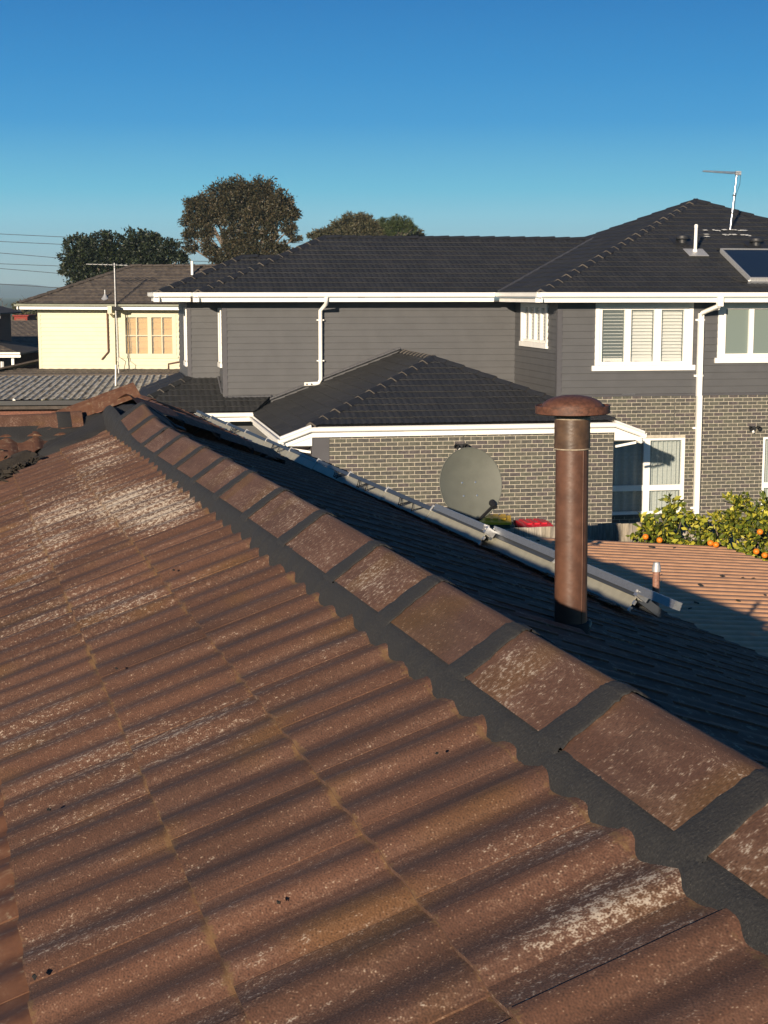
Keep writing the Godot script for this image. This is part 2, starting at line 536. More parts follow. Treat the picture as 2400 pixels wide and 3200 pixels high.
# the pieces that show largest become parts of their own, the others one joined part
func commit(parent: Node, called: String, pieces: Array, most := 290) -> void:
	for p in pieces:
		p.s = shown(p.at, p.n, p.a)
	pieces.sort_custom(func(a, b): return a.s > b.s)
	var rest := {}
	for i in pieces.size():
		var p = pieces[i]
		if i < most and p.s > 0.0:
			part(parent, called, p.mesh, p.mat, p.xf)
		else:
			if not rest.has(p.mat):
				rest[p.mat] = []
			rest[p.mat].append(p)
	if rest.size():
		var am := ArrayMesh.new()
		for mat in rest:
			var st := SurfaceTool.new()
			st.begin(Mesh.PRIMITIVE_TRIANGLES)
			for p in rest[mat]:
				st.append_from(p.mesh, 0, p.xf)
			st.set_material(mat)
			st.commit(am)
		part(parent, called + "s_beyond", am, null, Transform3D(), "stuff")

# V-shaped caps laid along a hip or ridge, each overlapping the one below
func caps(parent: Node, a: Vector3, b: Vector3, side: Vector3, half: float, drop: float, step: float, mat: Material, edge: Material, lift := 0.02) -> void:
	var dir := (b - a).normalized()
	var count := maxi(1, roundi(a.distance_to(b) / step))
	var length := a.distance_to(b) / count
	var right := side.normalized()
	var up := right.cross(dir).normalized()
	if up.y < 0:
		up = -up
	for k in count:
		var mb := MB.new()
		var sec := [Vector2(-half, -drop), Vector2(-half * 0.3, -drop * 0.22), Vector2(0, 0), Vector2(half * 0.3, -drop * 0.22), Vector2(half, -drop)]
		var l2 := length + 0.05
		for i in 4:
			var p0 := Vector3(sec[i].x, sec[i].y + lift, 0)
			var p1 := Vector3(sec[i + 1].x, sec[i + 1].y + lift, 0)
			var q0 := Vector3(sec[i].x * 0.94, sec[i].y, -l2)
			var q1 := Vector3(sec[i + 1].x * 0.94, sec[i + 1].y, -l2)
			mb.quad(p0, p1, q1, q0)
		var o := part(parent, "ridge_cap", mb.done(), mat, Transform3D(Basis(right, up, right.cross(up)), a + dir * (length * k) + up * rng.randf_range(-0.006, 0.006)))
		if o.basis.z.dot(dir) > 0:     # the mesh runs along its own -z
			o.basis = Basis(-right, up, -right.cross(up))
		if edge:
			var eb := MB.new()
			for i in 4:
				var p0 := Vector3(sec[i].x, sec[i].y + lift, 0.004)
				var p1 := Vector3(sec[i + 1].x, sec[i + 1].y + lift, 0.004)
				eb.quad(p0 + Vector3(0, -0.045, 0), p1 + Vector3(0, -0.045, 0), p1, p0)
			part(o, "cap_end", eb.done(), edge)

func wave(amp: float, period: float, phase := 0.0) -> Callable:
	return func(x: float) -> float: return amp * (0.5 + 0.5 * cos(TAU * (x / period + phase)))

func steps(n: int, w: float) -> Array:
	var r := []
	for i in n + 1:
		r.append(w * i / n)
	return r

# ------------------------------------------------------------------ the brown tiled house
const RX := 1.2          # the ridge stands 1.2 m right of the eye
const RY := 4.61         # where the two tile planes would meet
const SN := 0.3502
const CN := 0.9367
const JOINTS := [0.35, 0.9, 1.44, 2.0, 2.555, 3.086, 3.66, 4.22, 4.87, 5.49, 6.10, 6.68, 7.24, 7.90, 8.43, 9.02, 9.52]

func brown_prof(x: float) -> float:
	# each rib climbs gently from the far side and falls off steeply on the near side
	var h := 0.0
	for cc in [0.122, 0.294]:
		var d: float = x - cc
		if d > -0.1 and d <= 0.0:
			h += 0.0155 * (0.5 + 0.5 * cos(PI * pow(-d / 0.1, 1.15)))
		elif d > 0.0 and d < 0.06:
			h += 0.0155 * (0.5 + 0.5 * cos(PI * pow(d / 0.06, 1.1)))
	if x > 0.1042 and x < 0.18:
		h += 0.005 * (1.0 - smoothstep(0.125, 0.178, x))
	return h

func cap_top(zd: float) -> float:      # the ridge sags a little and climbs at its far end
	return 5.4 - 0.717 + 0.085 * smoothstep(8.6, 10.1, zd) - 0.008 * sin(zd * 0.9)

func cap_section(zd: float, out := 0.0) -> Array:
	var y := cap_top(zd)
	var r := []
	for p in [[-0.14, -0.095], [-0.085, -0.0555], [-0.032, -0.018], [-0.014, -0.0055], [0.0, -0.001], [0.014, -0.0055], [0.032, -0.018], [0.085, -0.0555], [0.14, -0.095]]:
		var nx: float = signf(p[0]) * 0.55
		r.append(Vector3(RX + p[0] + nx * out, y + p[1] + out * 0.83, -zd))
	return r

func roof_y(x: float, zd: float) -> float:     # left slope and the wing's near slope, whichever is higher
	return maxf(RY - 0.374 * (RX - x), 4.54 - 0.374 * (10.35 - zd))

func strip(sections: Array, uvs := false, u0 := 0.0, u1 := 1.0, cols = null) -> ArrayMesh:
	# a smooth sheet through a list of equally long point rows
	var b := MB.new()
	b.colored = cols != null
	var k: int = sections[0].size()
	var m := sections.size()
	for i in m:
		for j in k:
			var da: Vector3 = sections[min(i + 1, m - 1)][j] - sections[max(i - 1, 0)][j]
			var db: Vector3 = sections[i][min(j + 1, k - 1)] - sections[i][max(j - 1, 0)]
			var nn: Vector3 = db.cross(da).normalized()
			if nn.y < 0:
				nn = -nn
			if cols != null:
				b.col = cols[i][j]
			b.vert(sections[i][j], nn, Vector2(lerpf(u0, u1, float(i) / (m - 1)), float(j) / (k - 1)) if uvs else Vector2(i, j))
	for i in m - 1:
		for j in k - 1:
			var p := i * k + j
			var nn: Vector3 = (b.v[p + 1] - b.v[p]).cross(b.v[p + k] - b.v[p])
			if nn.dot(b.n[p]) > 0:
				b.ix.append_array([p, p + k, p + 1, p + 1, p + k, p + k + 1])
			else:
				b.ix.append_array([p, p + 1, p + k, p + 1, p + k + 1, p + k])
	return b.done()

func brown_house() -> void:
	var h := thing("brown_tiled_house", "weathered brown tiled roof in the foreground with dark ridge pointing", "house")
	var near_a := tile_face(1.6, 4.696, 1.3, 2048, 860, 101)
	var near_b := tile_face(4.696, 10.544, 1.3, 1792, 400, 101)
	var far_prof := brown_prof
	var xs := [0.0, 0.03, 0.055, 0.08, 0.104, 0.1045, 0.113, 0.122, 0.131, 0.141, 0.151, 0.161, 0.172, 0.182, 0.196, 0.22, 0.245, 0.268, 0.282, 0.294, 0.304, 0.315, 0.326, 0.336, 0.344]
	var pieces := []
	var base := Transform3D()
	# left slope, in full sun
	var u := Vector3(0, 0, 1)
	var v := Vector3(CN, SN, 0)
	var n := u.cross(v)
	var o := Vector3(RX, RY - 0.018, 0)
	var outline := PackedVector2Array([Vector2(-10.18, -0.16), Vector2(3.0, -0.16), Vector2(3.0, -3.25), Vector2(-7.276, -3.25)])
	var length := 0.3226 + 0.03
	for j in range(1, 10):
		var low := 0.514 - 0.3226 + j * 0.3226          # down-slope distance of the lower edge
		for i in range(-14, 26):
			var z0 := 1.944 + 0.344 * i                  # near edge
			var z1 := z0 + 0.344
			var rect := PackedVector2Array([Vector2(-z1, -low), Vector2(-z0, -low), Vector2(-z0, -low + length), Vector2(-z1, -low + length)])
			if Geometry2D.intersect_polygons(rect, outline).is_empty():
				continue
			var c2 := PackedVector2Array()
			for q in outline:
				c2.append(Vector2(q.x + z1, -low + length - q.y))
			var close: bool = z0 > 1.55 and z1 < 10.6 and low < 1.3
			var mat: Material = M.brown[rng.randi() % 3]
			var uvf = null
			if close:
				var za := 1.6 if z0 < 4.6 else 4.696
				var zb := 4.696 if z0 < 4.6 else 10.544
				mat = near_a if z0 < 4.6 else near_b
				uvf = func(q: Vector2) -> Vector2: return Vector2((z1 - q.x - za) / (zb - za), (low - length + q.y) / 1.3)
			var mesh := tile_mesh(0.344, length, xs, far_prof, 0.013, 0.012, c2, uvf)
			if mesh == null:
				continue
			var jig := Basis(n, rng.randf_range(-0.002, 0.002)) * Basis(u, rng.randf_range(-0.004, 0.004)) * Basis(v, rng.randf_range(-0.003, 0.003))
			var xf := Transform3D(jig * Basis(u, n, -v), o - u * z1 + v * (-low + length) + n * rng.randf_range(-0.001, 0.001))
			pieces.append({"mesh": mesh, "xf": xf, "mat": mat, "at": xf * Vector3(0.17, 0, 0.17), "n": n, "a": 0.15 if close else 0.11})
	# right slope, in shade, the hip end's lower wing, and the left wing seen over the valley
	var ur := Vector3(0, 0, -1)
	var vr := Vector3(-CN, SN, 0)
	var o2 := Vector3(RX, RY - 0.03, 0)
	lay(pieces, base, o2, ur, vr, [Vector2(-3, -0.17), Vector2(10.46, -0.17), Vector2(13.18, -3.073), Vector2(-3, -3.073)], 0.344, 0.3226, 0.1, -0.49, brown_prof, xs, 0.014, 0.013, M.brown)
	lay(pieces, base, o2, ur, vr, [Vector2(11.45, -1.25), Vector2(19.2, -1.25), Vector2(19.2, -3.395), Vector2(13.18, -3.395), Vector2(13.18, -3.073)], 0.344, 0.3226, 0.1, -0.49, brown_prof, xs, 0.014, 0.013, M.brown)
	lay(pieces, base, Vector3(0, 4.54, -10.35), Vector3(1, 0, 0), Vector3(0, SN, -CN), [Vector2(-5.5, 0.02), Vector2(0.86, 0.02), Vector2(0.86, -0.12), Vector2(-2.0, -3.17), Vector2(-5.5, -3.17)], 0.344, 0.3226, 0.12, -0.52, brown_prof, xs, 0.014, 0.013, M.brown)
	for p in pieces:      # gentle weighting so that the sunlit slope keeps its own pieces
		if p.n.x < 0:
			p.a *= 1.5
	commit(h, "roof_tile", pieces, 290)
	# the boards and sarking under the tiles
	var d := MB.new()
	var dn := Vector3(0, -0.06, 0)
	var deck := func(pts: Array) -> void:
		d.prism(pts, Vector3(0, -0.05, 0))
	var yl := func(x: float) -> float: return RY - 0.374 * absf(RX - x) - 0.05
	d.prism([Vector3(RX, RY - 0.05, 3), Vector3(RX, RY - 0.05, -10.3), Vector3(-1.85, RY - 0.05 - 1.14, -7.4), Vector3(-1.85, RY - 0.05 - 1.14, 3)], dn)
	d.prism([Vector3(RX, RY - 0.09, -10.3), Vector3(RX, RY - 0.09, 3), Vector3(4.03, RY - 0.09 - 1.06, 3), Vector3(4.03, RY - 0.09 - 1.06, -12.9)], dn)
	d.prism([Vector3(2.4, RY - 0.54, -11.3), Vector3(2.4, RY - 0.54, -19.2), Vector3(4.35, RY - 0.09 - 1.18, -19.2), Vector3(4.35, RY - 0.09 - 1.18, -12.9)], dn)
	d.prism([Vector3(2.4, RY - 0.5, -19.2), Vector3(2.4, RY - 0.5, -11.3), Vector3(0.5, RY - 1.21, -11.3), Vector3(0.5, RY - 1.21, -19.2)], dn)
	d.prism([Vector3(-5.5, 4.49, -10.35), Vector3(-5.5, 3.3, -7.2), Vector3(-1.9, 3.3, -7.2), Vector3(1.15, 4.49, -10.35)], dn)
	d.prism([Vector3(-5.5, 4.49, -10.35), Vector3(1.15, 4.49, -10.35), Vector3(4.0, 3.4, -13.2), Vector3(-5.5, 3.4, -13.2)], dn)
	part(h, "roof_deck", d.done(), M.rubber)
	# walls, fascias and the gutter along the right eave
	for w in [[Vector3(-1.4, 0.8, -13.0), Vector3(3.3, 3.4, 3.0)], [Vector3(-5.4, 0.8, -13.0), Vector3(-1.4, 3.2, -7.9)], [Vector3(0.9, 0.8, -19.1), Vector3(3.9, 3.25, -13.0)]]:
		pbox(h, "wall", w[0], w[1], M.wall_brick)
	pbox(h, "fascia", Vector3(3.97, 3.3, -12.7), Vector3(4.01, 3.43, 3.0), M.rubber)
	pbox(h, "gutter", Vector3(4.011, 3.3, -12.7), Vector3(4.08, 3.4, 3.0), M.rubber)
	pbox(h, "fascia", Vector3(4.3, 3.15, -19.2), Vector3(4.34, 3.28, -12.9), M.soffit)
	# ridge caps
	var cap_mats := []
	var ct := tile_face(0, 1.1, 1.1, 640, 640, 203, true)
	var ct2 := tile_face(3.0, 4.1, 1.1, 640, 640, 227, true)
	cap_mats = [ct, ct2]
	var rj := RandomNumberGenerator.new()
	rj.seed = 5
	for k in JOINTS.size() - 1:
		var za: float = JOINTS[k]
		var zb: float = JOINTS[k + 1]
		var rows := []
		var dy := rj.randf_range(-0.0015, 0.0015)
		for i in 9:
			var zz := lerpf(za, zb, i / 8.0)
			var sec := cap_section(zz)
			for q in sec.size():
				sec[q].y += dy + 0.003 * (1.0 - i / 8.0)
				sec[q].x += rj.randf_range(-0.0008, 0.0008)
			rows.append(sec)
		var uo := rj.randf()
		var m := strip(rows, true, uo, uo + (zb - za) / 1.1)
		var vo := rj.randf()
		var arr := m.surface_get_arrays(0)
		var uvs: PackedVector2Array = arr[Mesh.ARRAY_TEX_UV]
		for q in uvs.size():
			uvs[q] = Vector2(uvs[q].y * 0.33 + vo, uvs[q].x)
		arr[Mesh.ARRAY_TEX_UV] = uvs
		var m2 := ArrayMesh.new()
		m2.add_surface_from_arrays(Mesh.PRIMITIVE_TRIANGLES, arr)
		part(h, "ridge_cap", m2, cap_mats[k % 2])
	# pointing: a band on each side of the ridge, dressed down on the tiles, and a collar over every joint
	var pn := fnl(300, 2.6, 3)
	for s in [-1.0, 1.0]:
		var rows := []
		var zz := 0.0
		while zz < 10.25:
			var y := cap_top(zz)
			var w := 0.012 * pn.get_noise_2d(zz, s * 9.0) + 0.006 * pn.get_noise_2d(zz * 7.0, s * 5.0)
			var sec := []
			for p in [[0.124, -0.088], [0.1385, -0.0955], [0.147 + 0.4 * w, -0.1005], [0.157 + 0.6 * w, -0.109], [0.168 + w, -0.125], [0.179 + w, -0.152], [0.187 + w, -0.23]]:
				sec.append(Vector3(RX + s * p[0], y + p[1] + 0.0035 * pn.get_noise_2d(zz * 9.0, p[0] * 60.0), -zz))
			rows.append(sec)
			zz += 0.02
		part(h, "pointing_band", strip(rows), M.pointing)
	for k in range(0, JOINTS.size()):
		var zj: float = JOINTS[k]
		var rows := []
		for e in [[-0.045, 0.0015], [-0.043, 0.0058], [-0.022, 0.0066], [0.0, 0.007], [0.022, 0.0066], [0.042, 0.0058], [0.045, 0.0015]]:
			var base_sec := cap_section(zj + e[0], e[1])
			base_sec = [base_sec[0] + Vector3(-0.012, -0.02, 0), base_sec[0]] + base_sec.slice(1, 8) + [base_sec[8], base_sec[8] + Vector3(0.06, -0.05, 0), base_sec[8] + Vector3(0.12, -0.075, 0)]
			var fine := []
			for q in base_sec.size() - 1:
				for t in 4:
					fine.append((base_sec[q] as Vector3).lerp(base_sec[q + 1], t / 4.0))
			fine.append(base_sec[-1])
			var edge: float = 1.0 if absf(e[0]) > 0.03 else 0.3
			for q in fine.size():
				var side := absf(q - fine.size() * 0.5) / (fine.size() * 0.5)
				fine[q].z += -e[0] * (lerpf(0.78, 1.25, side) - 1.0)
				fine[q].z += edge * 0.009 * pn.get_noise_2d(q * 0.45 + k * 5.0, e[0] * 8.0) - 0.022 * side * side * (1.0 if q > fine.size() / 2 else 0.4)
				fine[q].y += 0.002 * pn.get_noise_2d(q * 1.3 + k * 3.0, e[0] * 90.0)
			rows.append(fine)
		part(h, "pointing_collar", strip(rows), M.pointing)
	# the heap of pointing where ridge, wing ridge and valley meet
	var heap := []
	for i in 26:
		var q := 0.0 + i * 0.034
		var row := []
		for j in 19:
			var w := (j - 9) / 9.0
			var half := lerpf(0.34, 0.13, clampf(q / 0.7, 0, 1)) * (1.0 + 0.18 * pn.get_noise_2d(q * 3.0, signf(w) * 4.0))
			var x := 1.16 - q * 0.72 + w * half * 0.72
			var zd := 10.33 - q * 0.66 - w * half * 0.72
			var y := roof_y(minf(x, 1.2), minf(zd, 10.35)) + 0.055 * pow(maxf(0.0, 1.0 - w * w), 0.6) - 0.012 + (0.05 * clampf(1.0 - q / 0.35, 0, 1)) - 0.1 * clampf(1.0 - q / 0.06, 0, 1) + 0.006 * pn.get_noise_2d(x * 9.0, zd * 9.0)
			if q > 0.7:
				y -= (q - 0.7) * 0.6
			row.append(Vector3(x, y, -zd))
		heap.append(row)
	part(h, "pointing_heap", strip(heap), M.pointing)
	# ridge of the left wing, with its own band, and the two short caps that climb to the junction
	var wing_sec := func(x: float, y: float, zc: float) -> Array:
		var r := []
		for p in [[0.14, -0.094], [0.09, -0.056], [0.045, -0.022], [0.02, -0.006], [0.0, 0.0], [-0.02, -0.006], [-0.045, -0.022], [-0.09, -0.056], [-0.14, -0.094]]:
			r.append(Vector3(x, y + p[1], zc + p[0]))
		return r
	var xj := [-5.5, -4.9, -4.3, -3.7, -3.1, -2.5, -1.9, -1.3, -0.75, -0.2, 0.28, 0.78, 0.9]
	for k in xj.size() - 1:
		var rows := []
		for i in 6:
			var x := lerpf(xj[k] + 0.0, xj[k + 1], i / 5.0)
			rows.append(wing_sec.call(x, 4.615 + 0.008 * (i / 5.0) + (0.012 if k == xj.size() - 2 else 0.0), -10.35))
		var m := strip(rows, true, 0.0, (xj[k + 1] - xj[k]) / 1.1)
		part(h, "ridge_cap", m, cap_mats[k % 2])
		if k > 0:
			var cr := []
			for e in [-0.05, -0.045, 0.0, 0.045, 0.05]:
				var sec: Array = wing_sec.call(xj[k] + e, 4.623 + (0.008 if absf(e) < 0.048 else -0.006), -10.35)
				for q in sec.size():
					sec[q].x += 0.01 * pn.get_noise_2d(q * 2.0 + k, e * 20)
				cr.append(sec)
			part(h, "pointing_collar", strip(cr), M.pointing)
	var wb := []
	var xx := -5.5
	while xx < 1.1:
		var w := 0.02 * pn.get_noise_2d(xx * 1.4, 33.0)
		var sec := []
		for p in [[0.11, -0.066], [0.13, -0.08], [0.155 + w, -0.095], [0.18 + w, -0.115], [0.21 + w, -0.135], [0.235 + w, -0.16], [0.25 + w, -0.24]]:
			sec.append(Vector3(xx, 4.615 + p[1] + 0.005 * pn.get_noise_2d(xx * 6.0, p[0] * 50.0), -10.35 + p[0]))
		wb.append(sec)
		xx += 0.05
	part(h, "pointing_band", strip(wb), M.pointing)
	# caps from the wing ridge up to the junction, and down the hip behind it
	caps(h, Vector3(0.72, 4.6, -10.5), Vector3(1.2, 4.79, -10.36), Vector3(0, 0, 1), 0.15, 0.09, 0.3, M.brown[1], null, 0.012)
	caps(h, Vector3(2.42, 4.22, -11.5), Vector3(1.22, 4.73, -10.32), Vector3(1, 0, 1), 0.14, 0.085, 0.45, M.brown[0], M.pointing, 0.015)
	caps(h, Vector3(2.4, 4.16, -11.3), Vector3(2.4, 4.16, -19.2), Vector3(1, 0, 0), 0.14, 0.085, 0.5, M.brown[2], null, 0.01)
	# valley gutter and the dark litter packed in it
	var vg := []
	for i in 14:
		var q := i / 13.0 * 3.6
		var x := 1.0 - q * 0.75
		var zd := 10.3 - q * 0.75
		var y := roof_y(x, zd)
		vg.append([Vector3(x - 0.14, y + 0.01, -zd - 0.14), Vector3(x - 0.05, y - 0.035, -zd - 0.05), Vector3(x + 0.1, y - 0.035, -zd + 0.1), Vector3(x + 0.2, y + 0.0, -zd + 0.2)])
	part(h, "valley_gutter", strip(vg), M.lead)
	var lit := MB.new()
	for i in 900:
		var q := pow(rj.randf(), 0.7) * 1.6 + 0.62
		var w := rj.randfn(0.0, 0.055)
		var x := 1.02 - q * 0.74 + w
		var zd := 10.33 - q * 0.74 - w * 1.0
		var p := Vector3(x, roof_y(x, zd) - 0.005 + absf(rj.randfn(0.0, 0.022)), -zd)
		var bs := Basis.from_euler(Vector3(rj.randfn(0, 0.5), rj.randf() * TAU, rj.randfn(0, 0.5)))
		var l := rj.randf_range(0.012, 0.05)
		var wd := rj.randf_range(0.004, 0.014)
		lit.box(Vector3(-l, -0.0015, -wd), Vector3(l, 0.0015, wd), Transform3D(bs, p))
	part(h, "valley_litter", lit.done(), M.debris, Transform3D(), "stuff")
	var rag := []
	for i in 40:
		var q := 0.6 + i * 0.045
		var row := []
		for j in 6:
			var t := j / 5.0
			var x := 0.985 - q * 0.74 - 0.06 + t * 0.10
			var zd := 10.36 - q * 0.74 + 0.06 - t * 0.09
			row.append(Vector3(x, roof_y(x, zd) + 0.012 + 0.03 * sin(t * PI) + 0.022 * pn.get_noise_2d(q * 12.0, t * 6.0), -zd))
		rag.append(row)
	part(h, "valley_mortar", strip(rag), M.debris)
	# crumbs of pointing, twigs and seeds lying on the tiles
	for s in [[0.28, 2.02, 0.003], [0.9, 2.75, 0.0025], [0.45, 4.3, 0.003], [0.2, 3.4, 0.003], [0.12, 2.6, 0.0035], [-0.1, 2.5, 0.0035], [0.75, 5.2, 0.003], [0.35, 6.8, 0.003], [0.52, 2.45, 0.0025]]:
		var c := MB.new()
		var rr := RandomNumberGenerator.new()
		rr.seed = int(s[1] * 100)
		for i in 5:
			c.box(Vector3(-s[2], -s[2] * 0.4, -s[2] * 0.6), Vector3(s[2], s[2] * 0.4, s[2] * 0.6), Transform3D(Basis.from_euler(Vector3(rr.randf() * 3, rr.randf() * 3, rr.randf() * 3)), Vector3(rr.randfn(0, s[2] * 0.5), 0, rr.randfn(0, s[2] * 0.7))))
		part(h, "crumb", c.done(), M.rubber, Transform3D(Basis(), Vector3(s[0], RY - 0.374 * (RX - s[0]) + 0.02, -s[1])))

# ------------------------------------------------------------------ things on and beyond the brown roof
func flue() -> void:
	var t := thing("flue_pipe", "tall rust brown metal flue with a domed cowl on the shaded roof slope", "flue", Vector3(1.974, 4.3, -4.616))
	t.rotation.z = deg_to_rad(0.5)
	var b := MB.new()
	b.lathe([Vector2(0.0535, -0.08), Vector2(0.0535, 0.61)], 40)
	part(t, "pipe", b.done(), M.flue)
	b = MB.new()
	b.lathe([Vector2(0.054, 0.603), Vector2(0.0585, 0.604), Vector2(0.0578, 0.705), Vector2(0.05, 0.711)], 40)
	part(t, "sleeve", b.done(), M.flue_band)
	b = MB.new()
	b.lathe([Vector2(0.0592, 0.602), Vector2(0.0596, 0.604), Vector2(0.0592, 0.606)], 40)
	part(t, "sealant_line", b.done(), M.rust_pale)
	b = MB.new()
	b.lathe([Vector2(0.0575, 0.699), Vector2(0.0583, 0.7), Vector2(0.0581, 0.707), Vector2(0.05, 0.7115)], 40)
	part(t, "sleeve_rim", b.done(), M.rust_pale)
	b = MB.new()
	b.lathe([Vector2(0.05, 0.68), Vector2(0.05, 0.735)], 32)
	part(t, "neck", b.done(), M.black)
	b = MB.new()
	b.lathe([Vector2(0.03, 0.722), Vector2(0.117, 0.717), Vector2(0.1205, 0.719), Vector2(0.121, 0.744), Vector2(0.1185, 0.744), Vector2(0.1175, 0.738), Vector2(0.098, 0.739)], 48)
	part(t, "cowl_rim", b.done(), M.rust)
	b = MB.new()
	var pr := []
	for i in 12:
		var a := i / 11.0 * PI * 0.5
		pr.append(Vector2(0.1 * cos(a), 0.739 + 0.038 * sin(a)))
	b.lathe(pr, 48)
	part(t, "cowl_dome", b.done(), M.rust)
	part(t, "seam", tube_mesh([Vector3(0.018, -0.08, 0.0508), Vector3(0.018, 0.6, 0.0508)], [0.0022], 6), M.flue)
	b = MB.new()
	b.lathe([Vector2(0.075, -0.1), Vector2(0.066, -0.02), Vector2(0.062, 0.02), Vector2(0.06, 0.028), Vector2(0.053, 0.03)], 40)
	part(t, "boot", b.done(), M.rubber)
	part(t, "boot_clamp", tube_mesh([Vector3(0.05, 0.012, 0.035), Vector3(0.066, 0.02, 0.012), Vector3(0.066, 0.03, 0.0)], [0.006], 6), M.rust_pale)

func vent_pipe() -> void:
	var t := thing("vent_pipe", "short copper coloured vent pipe at the eave beside the orange roof", "pipe", Vector3(3.72, 3.65, -7.53))
	part(t, "pipe", tube_mesh([Vector3(0, -0.05, 0), Vector3(0, 0.255, 0)], [0.0195, 0.0195], 16), M.copper)
	var b := MB.new()
	b.lathe([Vector2(0.0195, 0.25), Vector2(0.0235, 0.252), Vector2(0.0235, 0.275), Vector2(0.017, 0.3), Vector2(0.013, 0.302)], 16)
	part(t, "crimped_top", b.done(), M.galv)
	b = MB.new()
	b.lathe([Vector2(0.045, -0.06), Vector2(0.03, 0.0), Vector2(0.024, 0.02), Vector2(0.019, 0.022)], 16)
	part(t, "boot", b.done(), M.rubber)

func panel_at(zd: float, x: float, y: float, label: String, k: int, clamp_end: bool) -> void:
	var t := thing("solar_module", label, "solar panel", Vector3(x, y, -zd), 0, "solar panels in a row seen along their edge")
	t.basis = Basis(Vector3(0.8, -0.6, 0), Vector3(0.6, 0.8, 0), Vector3(0, 0, 1))
	var w := 0.17
	var l := 1.03
	pbox(t, "cells", Vector3(0.02, -0.012, -l + 0.02), Vector3(w - 0.02, -0.006, -0.02), M.cell)
	pbox(t, "backing", Vector3(0.02, -0.03, -l + 0.02), Vector3(w - 0.02, -0.026, -0.02), M.frame_back)
	# the frame bar that faces the ridge, with its bright upper lip
	pbox(t, "frame_bar", Vector3(-0.004, -0.028, -l), Vector3(0.03, 0.0, 0.0), M.frame_dark)
	pbox(t, "frame_skirt", Vector3(0.0, -0.095, -l + 0.004), Vector3(0.004, -0.029, -0.004), M.frame_back)
	pbox(t, "frame_bar", Vector3(w - 0.03, -0.04, -l), Vector3(w, 0.0, 0.0), M.frame_dark)
	for z in [-l, -0.03]:
		pbox(t, "frame_bar", Vector3(0.031, -0.04, z), Vector3(w - 0.031, 0.0, z + 0.03), M.frame_dark)
	pbox(t, "clamp", Vector3(-0.012, -0.03, 0.001), Vector3(0.03, 0.014, 0.015), M.galv)
	for zf in [-0.2, -0.8]:
		pbox(t, "foot", Vector3(0.05, -0.09, zf - 0.02), Vector3(0.09, -0.041, zf + 0.02), M.alu_rail)
	if k % 2 == 1 or k == 2:
		var rr := RandomNumberGenerator.new()
		rr.seed = 40 + k
		for c in 3:
			var z := rr.randf_range(-0.7, -0.25)
			var path := []
			for i in 11:
				var a := i / 10.0
				path.append(Vector3(-0.012 - 0.015 * sin(a * PI), -0.03 - 0.062 * sin(a * PI) * rr.randf_range(0.85, 1.0), z + a * 0.22 + 0.03 * sin(a * TAU)))
			part(t, "cable", tube_mesh(path, [0.0035], 6), M.rubber)
	if clamp_end:
		pbox(t, "end_clamp", Vector3(-0.03, -0.028, 0.016), Vector3(0.03, 0.012, 0.05), M.alu_rail)
		var b := MB.new()
		b.lathe([Vector2(0.008, 0.0), Vector2(0.008, 0.006), Vector2(0.0001, 0.009)], 6)
		part(t, "bolt", b.done(), M.galv, Transform3D(Basis(Vector3(0, 0, 1), PI / 2), Vector3(-0.031, -0.006, 0.033)))
		for yy in [-0.088, -0.052]:
			pbox(t, "rail_hook", Vector3(-0.005, yy - 0.014, 0.004), Vector3(0.006, yy + 0.008, 0.02), M.alu_rail)

func solar() -> void:
	var names := ["first", "second", "third", "fourth", "fifth", "sixth", "seventh", "eighth", "ninth", "tenth"]
	for k in 10:
		var zd := 8.34 + 1.046 * k
		panel_at(zd, 3.04, 5.4 - 1.361 - 0.0053 * (zd - 8.34), "edge of the %s solar panel of the long row, counted from the dish end" % names[k], k, k == 0)
	for k in 2:
		panel_at(6.42 + 1.0 * k, 3.09, 5.4 - 1.372 + (0.0 if k == 0 else -0.008), ["solar panel of the short row, next to the bare rail end", "solar panel of the short row half hidden behind the brown flue"][k], 4, k == 0)
	for r in [[8.36, 9.28, 3.022, 4.052, "grooved aluminium rail on the near end of the long panel row"], [6.02, 8.32, 3.07, 4.046, "grooved aluminium rail that runs past the flue and ends bare"]]:
		var t := thing("mounting_rail", r[4], "rail", Vector3(r[2], r[3], 0), 0, "solar mounting rails")
		t.basis = Basis(Vector3(CN, -SN, 0), Vector3(SN, CN, 0), Vector3(0, 0, 1))
		var b := MB.new()
		for q in 3:
			b.box(Vector3(-0.008, -0.018 + q * 0.0135, -r[1]), Vector3(0.03, -0.0075 + q * 0.0135, -r[0]))
		b.box(Vector3(-0.002, -0.0175, -r[1] + 0.001), Vector3(0.028, 0.018, -r[0] - 0.001))
		part(t, "rail_bar", b.done(), M.alu_rail)

